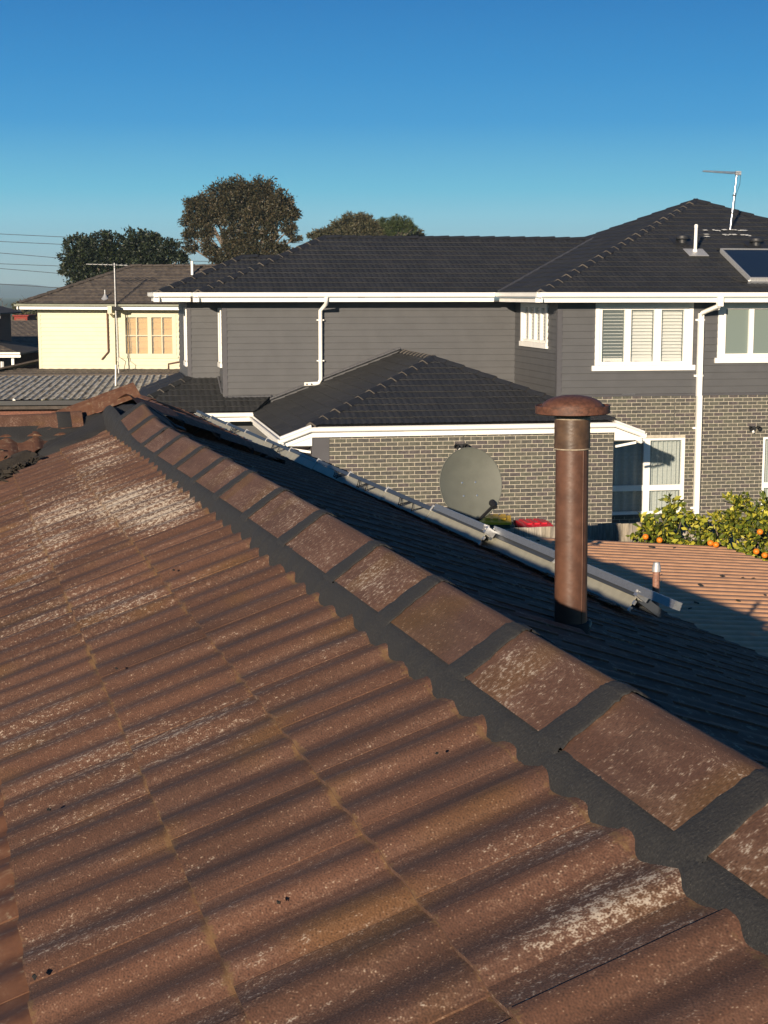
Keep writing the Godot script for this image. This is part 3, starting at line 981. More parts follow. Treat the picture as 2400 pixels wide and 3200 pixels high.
func dish() -> void:
	var t := thing("satellite_dish", "round grey green satellite dish standing on the eave against the brick wall", "satellite dish", Vector3(4.33, 3.44, -12.38))
	var face := Node3D.new()
	var bas := Basis(Vector3.UP, deg_to_rad(3.0)) * Basis(Vector3.RIGHT, deg_to_rad(-12.0))
	var ctr := Vector3(0.02, 0.35, 0)
	var b := MB.new()
	var rings := 14
	var k := 48
	for s in [1.0, -1.0]:
		var first := b.v.size()
		for i in rings + 1:
			var r := i / float(rings)
			for j in k:
				var a := TAU * j / k
				var p := Vector3(0.285 * r * cos(a), 0.31 * r * sin(a), 0.055 * (r * r - 1.0) - (0.004 if s < 0 else 0.0))
				var nn: Vector3 = Vector3(-0.38 * r * cos(a), -0.36 * r * sin(a), 1.0).normalized() * s
				b.vert(p, nn)
		for i in rings:
			for j in k:
				var p0 := first + i * k + j
				var p1 := first + i * k + (j + 1) % k
				if s > 0:
					b.ix.append_array([p0, p1, p0 + k, p1, p1 + k, p0 + k])
				else:
					b.ix.append_array([p0, p0 + k, p1, p1, p0 + k, p1 + k])
	face.free()
	var xf := Transform3D(bas, ctr)
	part(t, "reflector", b.done(), M.dish, xf)
	var rim := []
	for j in k + 1:
		var a := TAU * j / k
		rim.append(Vector3(0.285 * cos(a), 0.31 * sin(a), -0.002))
	part(t, "rim", tube_mesh(rim, [0.0045], 6), M.dish, xf)
	for p in [[-0.062, 0.015], [0.062, 0.015], [-0.058, -0.1], [0.066, -0.1]]:
		var bb := MB.new()
		bb.lathe([Vector2(0.009, 0), Vector2(0.008, 0.004), Vector2(0.0001, 0.006)], 8)
		part(t, "bolt", bb.done(), M.steel, xf * Transform3D(Basis(Vector3.RIGHT, PI / 2), Vector3(p[0], p[1], 0.055 * (pow(p[0] / 0.285, 2) + pow(p[1] / 0.31, 2) - 1.0) - 0.001)))
	part(t, "arm", tube_mesh([xf * Vector3(0.03, -0.32, -0.04), xf * Vector3(0.035, -0.31, 0.06), xf * Vector3(0.055, -0.215, 0.34)], [0.014], 8), M.dark_plastic)
	part(t, "receiver", tube_mesh([xf * Vector3(0.05, -0.235, 0.36), xf * Vector3(0.055, -0.205, 0.33), xf * Vector3(0.055, -0.19, 0.3)], [0.022, 0.032, 0.03], 12), M.black)
	part(t, "mast", tube_mesh([Vector3(0, -0.05, -0.12), Vector3(0, 0.3, -0.12), xf * Vector3(0, -0.04, -0.062)], [0.02], 10), M.galv)
	pbox(t, "foot_plate", Vector3(-0.1, -0.06, -0.2), Vector3(0.1, -0.035, -0.04), M.galv)

func tan_roof() -> void:
	var t := thing("carport", "low carport roof of orange brown ribbed sheets beside the citrus trees", "carport")
	var x0 := 4.3
	var x1 := 8.65
	var yat := func(x: float) -> float: return 2.67 - 0.09 * (x - 6.45)
	var dn := fnl(91, 1.0, 3)
	var z := -15.9
	var k := 0
	var rr := RandomNumberGenerator.new()
	rr.seed = 9
	while z < -6.0:
		var b := MB.new()
		var pts := []
		var tints := []
		for i in 45:     # four ribs to a sheet, with dirt lying in the narrow pans between them
			var f: float = [0.0, 0.1, 0.15, 0.22, 0.3, 0.45, 0.6, 0.72, 0.8, 0.88, 0.93][i % 11]
			var hgt := 0.032 * smoothstep(0.1, 0.32, f) * (1.0 - smoothstep(0.7, 0.95, f))
			pts.append(Vector2(z + (i / 11 + f) * 0.21, hgt))
			tints.append(f <= 0.12 or f > 0.9)
		var xe := x1 + rr.randf_range(-0.015, 0.015)
		var rows := []
		for q in pts:
			var row := []
			for i in 60:
				var x := lerpf(x0, xe, i / 59.0)
				row.append(Vector3(x, yat.call(x) + q.y + (0.002 if k % 2 else 0.0), q.x))
			rows.append(row)
		part(t, "roof_sheet", strip(rows), M.tan)
		z += 0.84
		k += 1
	var d := MB.new()
	d.prism([Vector3(x0, yat.call(x0) - 0.02, -15.88), Vector3(x0, yat.call(x0) - 0.02, -6.0), Vector3(x1 - 0.05, yat.call(x1) - 0.02, -6.0), Vector3(x1 - 0.05, yat.call(x1) - 0.02, -15.88)], Vector3(0, -0.01, 0))
	part(t, "lining", d.done(), M.soffit)
	for zz in [-15.7, -12.5, -9.0, -6.2]:
		pbox(t, "beam", Vector3(x0, 2.34, zz - 0.04), Vector3(x1 - 0.1, 2.44, zz + 0.04), M.soffit)
		for xx in [4.5, 8.4]:
			pbox(t, "post", Vector3(xx - 0.045, 0.75, zz - 0.045), Vector3(xx + 0.045, 2.34, zz + 0.045), M.soffit)
	var leafy := MB.new()
	for i in 34:
		var x := rr.randf_range(5.0, 8.5)
		var zz := rr.randf_range(-15.6, -9.5)
		var s := rr.randf_range(0.01, 0.03)
		leafy.box(Vector3(-s, -0.004, -s * 0.6), Vector3(s, 0.006, s * 0.6), Transform3D(Basis.from_euler(Vector3(rr.randfn(0, 0.3), rr.randf() * 6, rr.randfn(0, 0.3))), Vector3(x, yat.call(x) + 0.035, zz)))
	part(t, "leaf_litter", leafy.done(), M.debris, Transform3D(), "stuff")

func fence() -> void:
	var t := thing("paling_fence", "weathered grey timber paling fence behind the orange carport roof", "fence", Vector3(0, 0, -16.95))
	var rr := RandomNumberGenerator.new()
	rr.seed = 12
	for i in 72:
		var x := 3.6 + i * 0.102
		var top := 2.655 + rr.randf_range(-0.012, 0.012) - 0.004 * (x - 5.0)
		pbox(t, "paling", Vector3(x, 0.78, rr.randf_range(-0.003, 0.003)), Vector3(x + 0.098, top, 0.016), M.paling[rr.randi() % 3])
	for y in [1.1, 1.7, 2.35]:
		pbox(t, "rail", Vector3(3.6, y, -0.06), Vector3(10.9, y + 0.08, -0.005), M.paling[2])
	for i in 4:
		pbox(t, "post", Vector3(3.6 + i * 2.4, 0.7, -0.14), Vector3(3.7 + i * 2.4, 2.6, -0.065), M.paling[2])

func wheelie(at: Vector3, turn: float, lid: Material, label: String) -> void:
	var t := thing("wheelie_bin", label, "bin", at, turn, "wheelie bins by the brick wall")
	var b := MB.new()
	var lo := [Vector3(-0.22, 0.06, 0.26), Vector3(0.22, 0.06, 0.26), Vector3(0.22, 0.06, -0.22), Vector3(-0.22, 0.06, -0.22)]
	var hi := [Vector3(-0.28, 0.98, 0.34), Vector3(0.28, 0.98, 0.34), Vector3(0.28, 0.98, -0.32), Vector3(-0.28, 0.98, -0.32)]
	for i in 4:
		var j := (i + 1) % 4
		b.quad(lo[i], lo[j], hi[j], hi[i])
	b.quad(hi[0], hi[1], hi[2], hi[3])
	b.quad(lo[3], lo[2], lo[1], lo[0])
	part(t, "body", b.done(), M.bin_body)
	b = MB.new()
	b.prism([Vector3(-0.3, 0.985, 0.37), Vector3(0.3, 0.985, 0.37), Vector3(0.3, 1.03, 0.36), Vector3(0.27, 1.075, 0.0), Vector3(-0.27, 1.075, 0.0), Vector3(-0.3, 1.03, 0.36)].slice(0, 4) if false else [Vector3(-0.3, 0.985, -0.34), Vector3(-0.3, 0.985, 0.38), Vector3(-0.3, 1.02, 0.385), Vector3(-0.3, 1.06, 0.2), Vector3(-0.3, 1.075, -0.1), Vector3(-0.3, 1.06, -0.34)], Vector3(0.6, 0, 0))
	for q in 3:
		b.box(Vector3(-0.2 + q * 0.15, 1.05, -0.3), Vector3(-0.1 + q * 0.15, 1.085, 0.28))
	var l := part(t, "lid", b.done(), lid)
	part(l, "lid_ridge", box_mesh(Vector3(-0.31, 0.975, -0.345), Vector3(0.31, 0.99, 0.39)), lid)
	part(t, "handle", tube_mesh([Vector3(-0.24, 0.96, -0.33), Vector3(-0.24, 0.99, -0.42), Vector3(0.24, 0.99, -0.42), Vector3(0.24, 0.96, -0.33)], [0.016], 8), M.bin_body)
	for s in [-1, 1]:
		b = MB.new()
		b.lathe([Vector2(0.0, -0.025), Vector2(0.1, -0.025), Vector2(0.1, 0.025), Vector2(0.0, 0.025)], 16, Transform3D(Basis(Vector3(0, 0, 1), PI / 2), Vector3(0.26 * s, 0.1, -0.24)))
		part(t, "wheel", b.done(), M.rubber)

# ------------------------------------------------------------------ plants
func foliage(blobs: Array, count: int, leaf: Vector2, cols: Array, sd: int, shell := 0.45, droop := 0.3) -> ArrayMesh:
	var rr := RandomNumberGenerator.new()
	rr.seed = sd
	var b := MB.new()
	b.colored = true
	var total := 0.0
	for q in blobs:
		total += q[3] * q[3]
	for q in blobs:
		var c := Vector3(q[0], q[1], q[2])
		var num := int(count * q[3] * q[3] / total)
		# each blob is a handful of twig clumps with air between them
		var clumps := []
		for i in maxi(5, int(num / 45.0)):
			var d := Vector3(rr.randfn(), rr.randfn(), rr.randfn()).normalized()
			clumps.append(c + d * q[3] * pow(rr.randf(), shell) * Vector3(1, 0.92, 1))
		for i in num:
			var cc: Vector3 = clumps[rr.randi() % clumps.size()]
			var p: Vector3 = cc + Vector3(rr.randfn(), rr.randfn() * 0.8, rr.randfn()) * q[3] * 0.17
			var out: Vector3 = (p - c).normalized()
			var dir: Vector3 = (out + Vector3(rr.randfn(), rr.randfn() - droop, rr.randfn()) * 0.8).normalized()
			var side: Vector3 = dir.cross(Vector3(rr.randfn(), rr.randfn(), rr.randfn())).normalized()
			var s := rr.randf_range(0.6, 1.3)
			var mid: Vector3 = p + dir * leaf.x * 0.5 * s
			var nn: Vector3 = side.cross(dir).normalized()
			var col: Color = cols[rr.randi() % cols.size()]
			var vv := rr.randf_range(0.75, 1.25)
			b.col = Color(col.r * vv, col.g * vv, col.b * vv)
			var bend: Vector3 = nn * leaf.y * 0.25
			var i0 := b.vert(p, nn)
			b.vert(mid + side * leaf.y * 0.5 * s + bend, (nn + side * 0.35).normalized())
			b.vert(p + dir * leaf.x * s, nn)
			b.vert(mid - side * leaf.y * 0.5 * s + bend, (nn - side * 0.35).normalized())
			b.ix.append_array([i0, i0 + 2, i0 + 1, i0, i0 + 3, i0 + 2])
	return b.done()

func tree(called: String, label: String, at: Vector3, blobs: Array, count: int, leaf: Vector2, cols: Array, sd: int, trunk_r: float, group := "", shell := 0.45, limbs := true) -> Node3D:
	var t := thing(called, label, "tree", at, 0, group)
	part(t, "crown", foliage(blobs, count, leaf, cols, sd, shell), M.leaf)
	var low := 1e9
	var cen := Vector3()
	for q in blobs:
		low = minf(low, q[1] - q[3])
		cen += Vector3(q[0], q[1], q[2]) / blobs.size()
	var fork := Vector3(cen.x * 0.5, low - 0.1, cen.z * 0.5)
	var tm := MB.new()
	tm.tube([Vector3(cen.x * 0.3, 0.0 - 0.3, cen.z * 0.3), Vector3(cen.x * 0.42, fork.y * 0.5, cen.z * 0.4), fork, Vector3(cen.x * 0.7, lerpf(fork.y, cen.y, 0.6), cen.z * 0.7)], [trunk_r * 1.25, trunk_r, trunk_r * 0.8, trunk_r * 0.5], 10)
	part(t, "trunk", tm.done(), M.trunk)
	if limbs:
		for q in blobs:
			var e := Vector3(q[0], q[1], q[2])
			var m := fork.lerp(e, 0.5) + Vector3(0, -0.12 * q[3], 0)
			part(t, "limb", tube_mesh([fork + (e - fork) * 0.06, m, e], [trunk_r * 0.42, trunk_r * 0.26, trunk_r * 0.1], 6), M.trunk)
	return t

# ------------------------------------------------------------------ houses
func wbox(parent: Node, called: String, wall: Transform3D, lo: Vector3, hi: Vector3, mat: Material) -> MeshInstance3D:
	var mid := (lo + hi) * 0.5
	return part(parent, called, box_mesh(lo - mid, hi - mid), mat, wall * Transform3D(Basis(), mid))

# free stretches of a row between openings
func free_spans(x0: float, x1: float, ya: float, yb: float, openings: Array) -> Array:
	var spans := [[x0, x1]]
	for r in openings:
		if r[3] <= ya + 0.004 or r[2] >= yb - 0.004:
			continue
		var nx := []
		for s in spans:
			if r[1] <= s[0] or r[0] >= s[1]:
				nx.append(s)
				continue
			if r[0] - s[0] > 0.01:
				nx.append([s[0], r[0]])
			if s[1] - r[1] > 0.01:
				nx.append([r[1], s[1]])
		spans = nx
	return spans

func backing(parent: Node, called: String, wall: Transform3D, x0: float, x1: float, y0: float, y1: float, openings: Array, mat: Material) -> void:
	var ys := [y0, y1]
	for r in openings:
		for q in [r[2], r[3]]:
			if q > y0 and q < y1:
				ys.append(q)
	ys.sort()
	for i in ys.size() - 1:
		if ys[i + 1] - ys[i] < 0.001:
			continue
		for s in free_spans(x0, x1, ys[i], ys[i + 1], openings):
			wbox(parent, called, wall, Vector3(s[0], ys[i], -0.12), Vector3(s[1], ys[i + 1], -0.006), mat)

func boards(parent: Node, wall: Transform3D, x0: float, x1: float, y0: float, y1: float, pitch: float, openings: Array, mat: Material) -> void:
	backing(parent, "wall", wall, x0, x1, y0, y1, openings, mat)
	var y := y0
	while y < y1 - 0.02:
		var top := minf(y + pitch, y1)
		for s in free_spans(x0, x1, y + 0.01, top - 0.01, openings):
			var b := MB.new()
			b.prism([Vector3(0, 0.001, -0.004), Vector3(0, top - y, -0.004), Vector3(0, top - y, 0.003), Vector3(0, 0.014, 0.023), Vector3(0, 0.001, 0.0235)], Vector3(s[1] - s[0], 0, 0))
			part(parent, "weatherboard", b.done(), mat, wall * Transform3D(Basis(Vector3(0, 0, 1), rng.randf_range(-0.0003, 0.0003)), Vector3(s[0], y, rng.randf_range(-0.001, 0.001))))
		y += pitch

func bricks(out: Array, base: Transform3D, wall: Transform3D, x0: float, x1: float, y0: float, y1: float, openings: Array, shift := 0.0) -> void:
	var row := 0
	var y := y0
	while y < y1 - 0.03:
		var top := minf(y + 0.074, y1)
		for s in free_spans(x0, x1, y, top, openings):
			var i := floori((s[0] - x0 - shift) / 0.24) - 1
			while true:
				var a := x0 + shift + i * 0.24 + (0.12 if row % 2 else 0.0)
				var e := minf(a + 0.227, s[1])
				a = maxf(a, s[0])
				i += 1
				if a >= s[1] - 0.02:
					break
				if e - a < 0.02:
					continue
				var w := e - a
				if w > 0.2265:
					w = 0.227
				var mesh := box_mesh(Vector3(0, 0, -0.02), Vector3(w, top - y, 0.0))
				var xf := wall * Transform3D(Basis(), Vector3(a, y, 0.0 + rng.randf_range(-0.002, 0.002)))
				out.append({"mesh": mesh, "xf": xf, "mat": M.bricks[rng.randi() % 5], "at": base * (xf * Vector3(w * 0.5, 0.04, 0)), "n": base.basis * wall.basis.z, "a": w * 0.076})
		y += 0.086
		row += 1

func gutter_run(parent: Node, a: Vector3, b: Vector3, out: Vector3, mat: Material, h := 0.115, fascia := true, fmat: Material = null) -> void:
	# a gutter along a-b (its top rear edge), standing out towards out, with a fascia board below and behind
	var d := (b - a)
	var up := Vector3.UP
	var g := MB.new()
	g.prism([a + Vector3(0, 0, 0), a - up * h, a - up * h + out * 0.09, a - up * (h * 0.75) + out * 0.115, a - up * 0.02 + out * 0.115, a + out * 0.125, a + out * 0.105 + up * 0.004, a + out * 0.1 - up * 0.03, a + out * 0.02 - up * 0.03] if d.cross(up).dot(out) > 0 else [a + out * 0.02 - up * 0.03, a + out * 0.1 - up * 0.03, a + out * 0.105 + up * 0.004, a + out * 0.125, a - up * 0.02 + out * 0.115, a - up * (h * 0.75) + out * 0.115, a - up * h + out * 0.09, a - up * h, a], d)
	part(parent, "gutter", g.done(), mat)
	if fascia:
		var f := MB.new()
		var q := a - up * (h + 0.012)
		f.prism([q - out * 0.02, q - out * 0.02 - up * 0.1, q + out * 0.012 - up * 0.1, q + out * 0.012] if d.cross(up).dot(out) > 0 else [q + out * 0.012, q + out * 0.012 - up * 0.1, q - out * 0.02 - up * 0.1, q - out * 0.02], d)
		part(parent, "fascia", f.done(), fmat if fmat else mat)

func roof_body(parent: Node, polys: Array, mat: Material) -> void:
	var b := MB.new()
	for p in polys:
		b.prism(p, Vector3(0, -0.06, 0))
	part(parent, "roof_deck", b.done(), mat)

func grey_house() -> void:
	var h := thing("grey_house", "two-storey grey house with weatherboards above, grey brick below and dark tiled roofs", "house", Vector3.ZERO, -5.6)
	var base := h.transform
	var F := Basis()
	var Wm := Transform3D(F, Vector3(0, 0, -38.02))
	var Wl := Transform3D(F, Vector3(0, 0, -39.02))
	var Wr := Transform3D(F, Vector3(0, 0, -34.32))
	var Ww := Transform3D(F, Vector3(0, 0, -31.16))
	var Ws := Transform3D(Basis(Vector3(0, 0, 1), Vector3.UP, Vector3(-1, 0, 0)), Vector3(10.434, 0, -38.02))      # left-facing side of the right block
	# solid cores
	pbox(h, "wall_core", Vector3(3.1, 2.4, -44.2), Vector3(10.6, 5.22, -38.2), M.inside)
	pbox(h, "wall_core", Vector3(2.36, 2.4, -43.0), Vector3(3.09, 5.22, -39.2), M.inside)
	# rooms of the right block, upstairs and down
	pbox(h, "room_back_wall", Vector3(10.7, -0.3, -45.0), Vector3(21.3, 5.21, -39.5), M.inside)
	pbox(h, "room_floor", Vector3(10.56, 2.8, -39.5), Vector3(21.3, 3.02, -34.45), M.inside)
	pbox(h, "room_floor", Vector3(10.56, -0.3, -39.5), Vector3(21.3, -0.05, -34.45), M.inside)
	pbox(h, "room_ceiling", Vector3(10.56, 5.1, -39.5), Vector3(21.3, 5.2, -34.45), M.inside)
	pbox(h, "room_side_wall", Vector3(10.56, -0.05, -39.5), Vector3(10.7, 2.8, -34.45), M.inside)
	pbox(h, "room_side_wall", Vector3(21.18, -0.05, -39.5), Vector3(21.3, 5.1, -34.45), M.inside)
	pbox(h, "room_partition", Vector3(13.95, 3.02, -39.5), Vector3(14.05, 5.1, -34.45), M.inside)
	pbox(h, "wall_core", Vector3(4.35, -0.3, -38.1), Vector3(10.6, 2.5, -31.34), M.inside)
	pbox(h, "wall_core", Vector3(2.5, -0.3, -43.0), Vector3(4.34, 2.39, -38.3), M.inside)
	# upper walls
	var side_win := [0.73, 2.83, 4.25, 5.08]
	var win1 := [11.42, 13.6, 3.76, 5.1]
	var win2 := [14.42, 16.62, 3.92, 5.1]
	boards(h, Wm, 3.13, 10.434, 2.62, 5.215, 0.158, [], M.board)
	boards(h, Wl, 2.316, 3.03, 3.12, 5.215, 0.158, [], M.board)
	boards(h, Ws, 0.0, 3.7, 2.45, 5.215, 0.158, [side_win], M.board)
	boards(h, Wr, 10.53, 21.3, 3.09, 5.215, 0.162, [win1, win2], M.board)
	boards(h, Transform3D(Basis(Vector3(0, 0, 1), Vector3.UP, Vector3(-1, 0, 0)), Vector3(3.03, 0, -39.02)), 0.0, 1.0, 2.62, 5.215, 0.158, [], M.board)
	boards(h, Transform3D(Basis(Vector3(0, 0, 1), Vector3.UP, Vector3(-1, 0, 0)), Vector3(2.236, 0, -43.0)), 0.0, 3.98, 2.62, 5.215, 0.158, [], M.board)
	pbox(h, "corner_post", Vector3(3.012, 2.6, -38.1), Vector3(3.13, 5.214, -37.994), M.post)
	pbox(h, "corner_post", Vector3(2.216, 3.0, -39.1), Vector3(2.316, 5.214, -38.994), M.post)
	pbox(h, "corner_post", Vector3(10.412, 2.6, -34.42), Vector3(10.53, 5.214, -34.294), M.post)
	# narrow windows seen edge-on in the left-facing walls
	for q in [[3.03, -38.9, -38.2], [2.236, -39.9, -39.1]]:
		for zz in [q[1], q[2] - 0.09]:
			pbox(h, "window_trim", Vector3(q[0] - 0.05, 3.72, zz), Vector3(q[0] - 0.019, 5.06, zz + 0.09), M.white)
		pbox(h, "window_sill", Vector3(q[0] - 0.07, 3.6, q[1] - 0.05), Vector3(q[0] - 0.019, 3.71, q[2] + 0.05), M.white)
		pbox(h, "window_pane", Vector3(q[0] - 0.03, 3.72, q[1] + 0.091), Vector3(q[0] - 0.022, 5.06, q[2] - 0.091), M.solar_glass)
	# flat band and metal flashing between boards and bricks
	wbox(h, "band", Wr, Vector3(10.5, 3.035, -0.08), Vector3(21.3, 3.085, 0.012), M.post)
	wbox(h, "flashing", Wr, Vector3(12.0, 3.086, 0.013), Vector3(12.32, 3.1, 0.022), M.steel)
	# bricks
	var br := []
	bricks(br, base, Ww, 4.63, 10.74, -0.12, 2.515, [])
	backing(h, "mortar_wall", Ww, 4.64, 10.735, -0.2, 2.515, [], M.mortar)
	wbox(h, "pier", Ww, Vector3(4.27, -0.2, -0.3), Vector3(4.63, 2.5, 0.006), M.post)
	var win_b := [10.86, 13.6, 0.24, 2.04]
	var win3 := [15.56, 17.6, 0.24, 2.02]
	bricks(br, base, Wr, 10.5, 21.3, -0.12, 3.035, [win_b, win3], 0.08)
	backing(h, "mortar_wall", Wr, 10.5, 21.3, -0.2, 3.035, [win_b, win3], M.mortar)
	commit(h, "brick", br, 290)
	for q in [[13.31, 2.04, 3.0, -34.32], [7.45, 2.3, 2.5, -31.16]]:     # expansion joints
		pbox(h, "joint", Vector3(q[0] - 0.006, q[1], q[3] + 0.009), Vector3(q[0] + 0.006, q[2], q[3] + 0.012), M.soffit)
	# shuttered window
	var wn := func(o: Array, wall: Transform3D, trim_l: float, trim_r: float) -> Node3D:
		var w := Node3D.new()
		w.name = numbered(h, "window")
		h.add_child(w, true)
		w.transform = wall
		for x in [[o[0] - 0.1, o[0]], [o[1], o[1] + 0.1]]:
			pbox(w, "trim", Vector3(x[0], o[2], -0.02), Vector3(x[1], o[3] + 0.1, 0.045), M.white)
		pbox(w, "trim", Vector3(o[0], o[3], -0.02), Vector3(o[1], o[3] + 0.1, 0.044), M.white)
		pbox(w, "sill", Vector3(o[0] - trim_l, o[2] - 0.125, -0.02), Vector3(o[1] + trim_r, o[2] - 0.004, 0.07), M.white)
		return w
	var w1: Node3D = wn.call(win1, Wr, 0.17, 0.17)
	for x in [[11.42, 11.49], [12.04, 12.19], [12.76, 12.93], [13.49, 13.6]]:
		pbox(w1, "frame", Vector3(x[0], 3.76, -0.06), Vector3(x[1], 5.1, 0.02), M.white)
	for x in [[11.49, 12.04], [12.19, 12.76], [12.93, 13.49]]:
		for yy in [[3.76, 3.84], [5.04, 5.1]]:
			pbox(w1, "frame", Vector3(x[0], yy[0], -0.06), Vector3(x[1], yy[1], 0.018), M.white)
		pbox(w1, "pane", Vector3(x[0], 3.84, -0.035), Vector3(x[1], 5.04, -0.031), M.glass)
		pbox(w1, "shutter_rail", Vector3(x[0], 3.84, -0.16), Vector3(x[1], 3.92, -0.12), M.shutter)
		pbox(w1, "winder", Vector3(x[0] + 0.1, 3.845, -0.02), Vector3(x[0] + 0.22, 3.86, 0.0), M.galv)
		var tilt: float = 0.12 if x[0] < 11.6 else 0.95
		for k in 15:
			var yy := 3.955 + k * 0.0765
			part(w1, "louver_slat", box_mesh(Vector3(0, -0.004, -0.036), Vector3(x[1] - x[0], 0.004, 0.036)), M.shutter, Transform3D(Basis(Vector3.RIGHT, tilt), Vector3(x[0], yy, -0.14)))
	# frosted window
	var w2: Node3D = wn.call(win2, Wr, 0.16, 0.16)
	for x in [[14.42, 14.52], [15.1, 15.22], [15.8, 15.92], [16.5, 16.62]]:
		pbox(w2, "frame", Vector3(x[0], 3.92, -0.06), Vector3(x[1], 5.1, 0.02), M.white)
	for x in [[14.52, 15.1], [15.22, 15.8], [15.92, 16.5]]:
		for yy in [[3.92, 4.01], [5.05, 5.1]]:
			pbox(w2, "frame", Vector3(x[0], yy[0], -0.06), Vector3(x[1], yy[1], 0.018), M.white)
		pbox(w2, "pane", Vector3(x[0], 4.01, -0.04), Vector3(x[1], 5.05, -0.034), M.frost)
	# louvred window on the left-facing side wall
	var w3: Node3D = wn.call(side_win, Ws, 0.12, 0.12)
	for k in 5:
		var x := 0.73 + k * 0.5
		pbox(w3, "frame", Vector3(x, 4.25, -0.05), Vector3(x + 0.1, 5.08, 0.02), M.white)
	for k in 4:
		var x := 0.83 + k * 0.5
		pbox(w3, "frame", Vector3(x, 4.25, -0.05), Vector3(x + 0.4, 4.31, 0.018), M.white)
		pbox(w3, "pane", Vector3(x, 4.31, -0.03), Vector3(x + 0.4, 5.08, -0.026), M.glass)
		for q in 10:
			part(w3, "louver_slat", box_mesh(Vector3(0, -0.004, -0.031), Vector3(0.4, 0.004, 0.031)), M.shutter, Transform3D(Basis(Vector3.RIGHT, 0.7), Vector3(x, 4.35 + q * 0.0765, -0.13)))
	# curtained windows downstairs
	for o in [win_b, win3]:
		var w := Node3D.new()
		w.name = numbered(h, "window")
		h.add_child(w, true)
		w.transform = Wr
		for yy in [[o[2], o[2] + 0.07], [o[3] - 0.05, o[3]], [0.8, 0.93]]:
			pbox(w, "frame", Vector3(o[0], yy[0], -0.09), Vector3(o[1], yy[1], -0.011), M.white)
		var mull := [[o[0], o[0] + 0.06], [12.58, 12.74], [o[1] - 0.08, o[1]]] if o == win_b else [[o[0], o[0] + 0.06], [16.5, 16.62], [o[1] - 0.06, o[1]]]
		for x in mull:
			pbox(w, "frame", Vector3(x[0], o[2], -0.091), Vector3(x[1], o[3], -0.008), M.white)
		for k in 2:
			for yy in [[o[2] + 0.07, 0.8], [0.93, o[3] - 0.05]]:
				pbox(w, "pane", Vector3(mull[k][1], yy[0], -0.055), Vector3(mull[k + 1][0], yy[1], -0.05), M.glass)
			var rows := []
			for i in 61:
				var t := i / 60.0
				var x := lerpf(mull[k][1] - 0.02, mull[k + 1][0] + 0.02, t)
				var zz := -0.22 + 0.035 * sin(t * 44.0 + 0.6 * sin(t * 9.0))
				rows.append([Vector3(x, o[2] + 0.03, zz), Vector3(x, o[3], zz)])
			part(w, "curtain", strip(rows), M.curtain)
		pbox(w, "sill", Vector3(o[0] - 0.0, o[2] - 0.04, -0.09), Vector3(o[1], o[2] - 0.003, 0.03), M.bricks[1])
	# eaves: gutters, fascias and soffits
	gutter_run(h, Vector3(2.28, 5.44, -37.42), Vector3(9.71, 5.44, -37.42), Vector3(0, 0, 1), M.white)
	gutter_run(h, Vector3(1.38, 5.44, -38.4), Vector3(2.28, 5.44, -38.4), Vector3(0, 0, 1), M.white)
	gutter_run(h, Vector3(9.83, 5.44, -33.6), Vector3(9.83, 5.44, -37.3), Vector3(-1, 0, 0), M.white)
	gutter_run(h, Vector3(9.71, 5.44, -33.72), Vector3(22.0, 5.44, -33.72), Vector3(0, 0, 1), M.white)
	gutter_run(h, Vector3(2.4, 5.44, -37.3), Vector3(2.4, 5.44, -38.28), Vector3(-1, 0, 0), M.white)
	gutter_run(h, Vector3(1.5, 5.44, -38.28), Vector3(1.5, 5.44, -43.0), Vector3(-1, 0, 0), M.white)
	pbox(h, "soffit", Vector3(2.42, 5.216, -38.4), Vector3(9.9, 5.236, -37.45), M.soffit)
	pbox(h, "soffit", Vector3(1.52, 5.212, -43.0), Vector3(3.1, 5.232, -38.41), M.soffit)
	pbox(h, "soffit", Vector3(9.85, 5.218, -38.2), Vector3(21.9, 5.238, -33.75), M.soffit)
	# lower eaves
	var wf: Material = M.white
	gutter_run(h, Vector3(4.24, 2.71, -31.1), Vector3(10.73, 2.71, -31.1), Vector3(0, 0, 1), wf, 0.1)
	for s in [[Vector3(4.24, 2.71, -31.1), Vector3(3.6, 2.475, -31.1)], [Vector3(10.73, 2.71, -31.1), Vector3(11.37, 2.475, -31.1)]]:
		var a: Vector3 = s[0] if s[0].x < s[1].x else s[1]
		var b: Vector3 = s[1] if s[0].x < s[1].x else s[0]
		gutter_run(h, a, b, Vector3(0, 0, 1), wf, 0.1)
		# a capping on the raked end and the boxed end of the overhang under it
		var cp := MB.new()
		cp.prism([a + Vector3(0, 0.005, 0), a + Vector3(0, 0.005, 0.13), a + Vector3(0, 0.05, 0.1), a + Vector3(0, 0.05, -0.02)], b - a)
		part(h, "raked_capping", cp.done(), wf)
		var inner: float = 4.27 if s[0].x < 6 else 10.745
		var tip: float = 3.78 if s[0].x < 6 else 11.2
		var bx := MB.new()
		var pts := [Vector3(tip, 2.325, -31.15), Vector3(inner, 2.325, -31.15), Vector3(inner, 2.5, -31.15)] if tip < inner else [Vector3(inner, 2.5, -31.15), Vector3(inner, 2.325, -31.15), Vector3(tip, 2.325, -31.15)]
		bx.prism(pts, Vector3(0, 0, 0.04))
		part(h, "boxed_end", bx.done(), wf)
		var st := MB.new()
		st.prism([Vector3(tip - 0.03 * signf(inner - tip), 2.30, -31.16), Vector3(tip - 0.03 * signf(inner - tip), 2.30, -31.12), Vector3(tip - 0.03 * signf(inner - tip), 2.25, -31.12), Vector3(tip - 0.03 * signf(inner - tip), 2.25, -31.16)], Vector3(inner - tip, -0.08, 0))
		part(h, "soffit_batten", st.done(), wf)
		pbox(h, "soffit", Vector3(minf(tip, inner), 2.3, -37.3), Vector3(maxf(tip, inner), 2.318, -31.16), M.soffit)
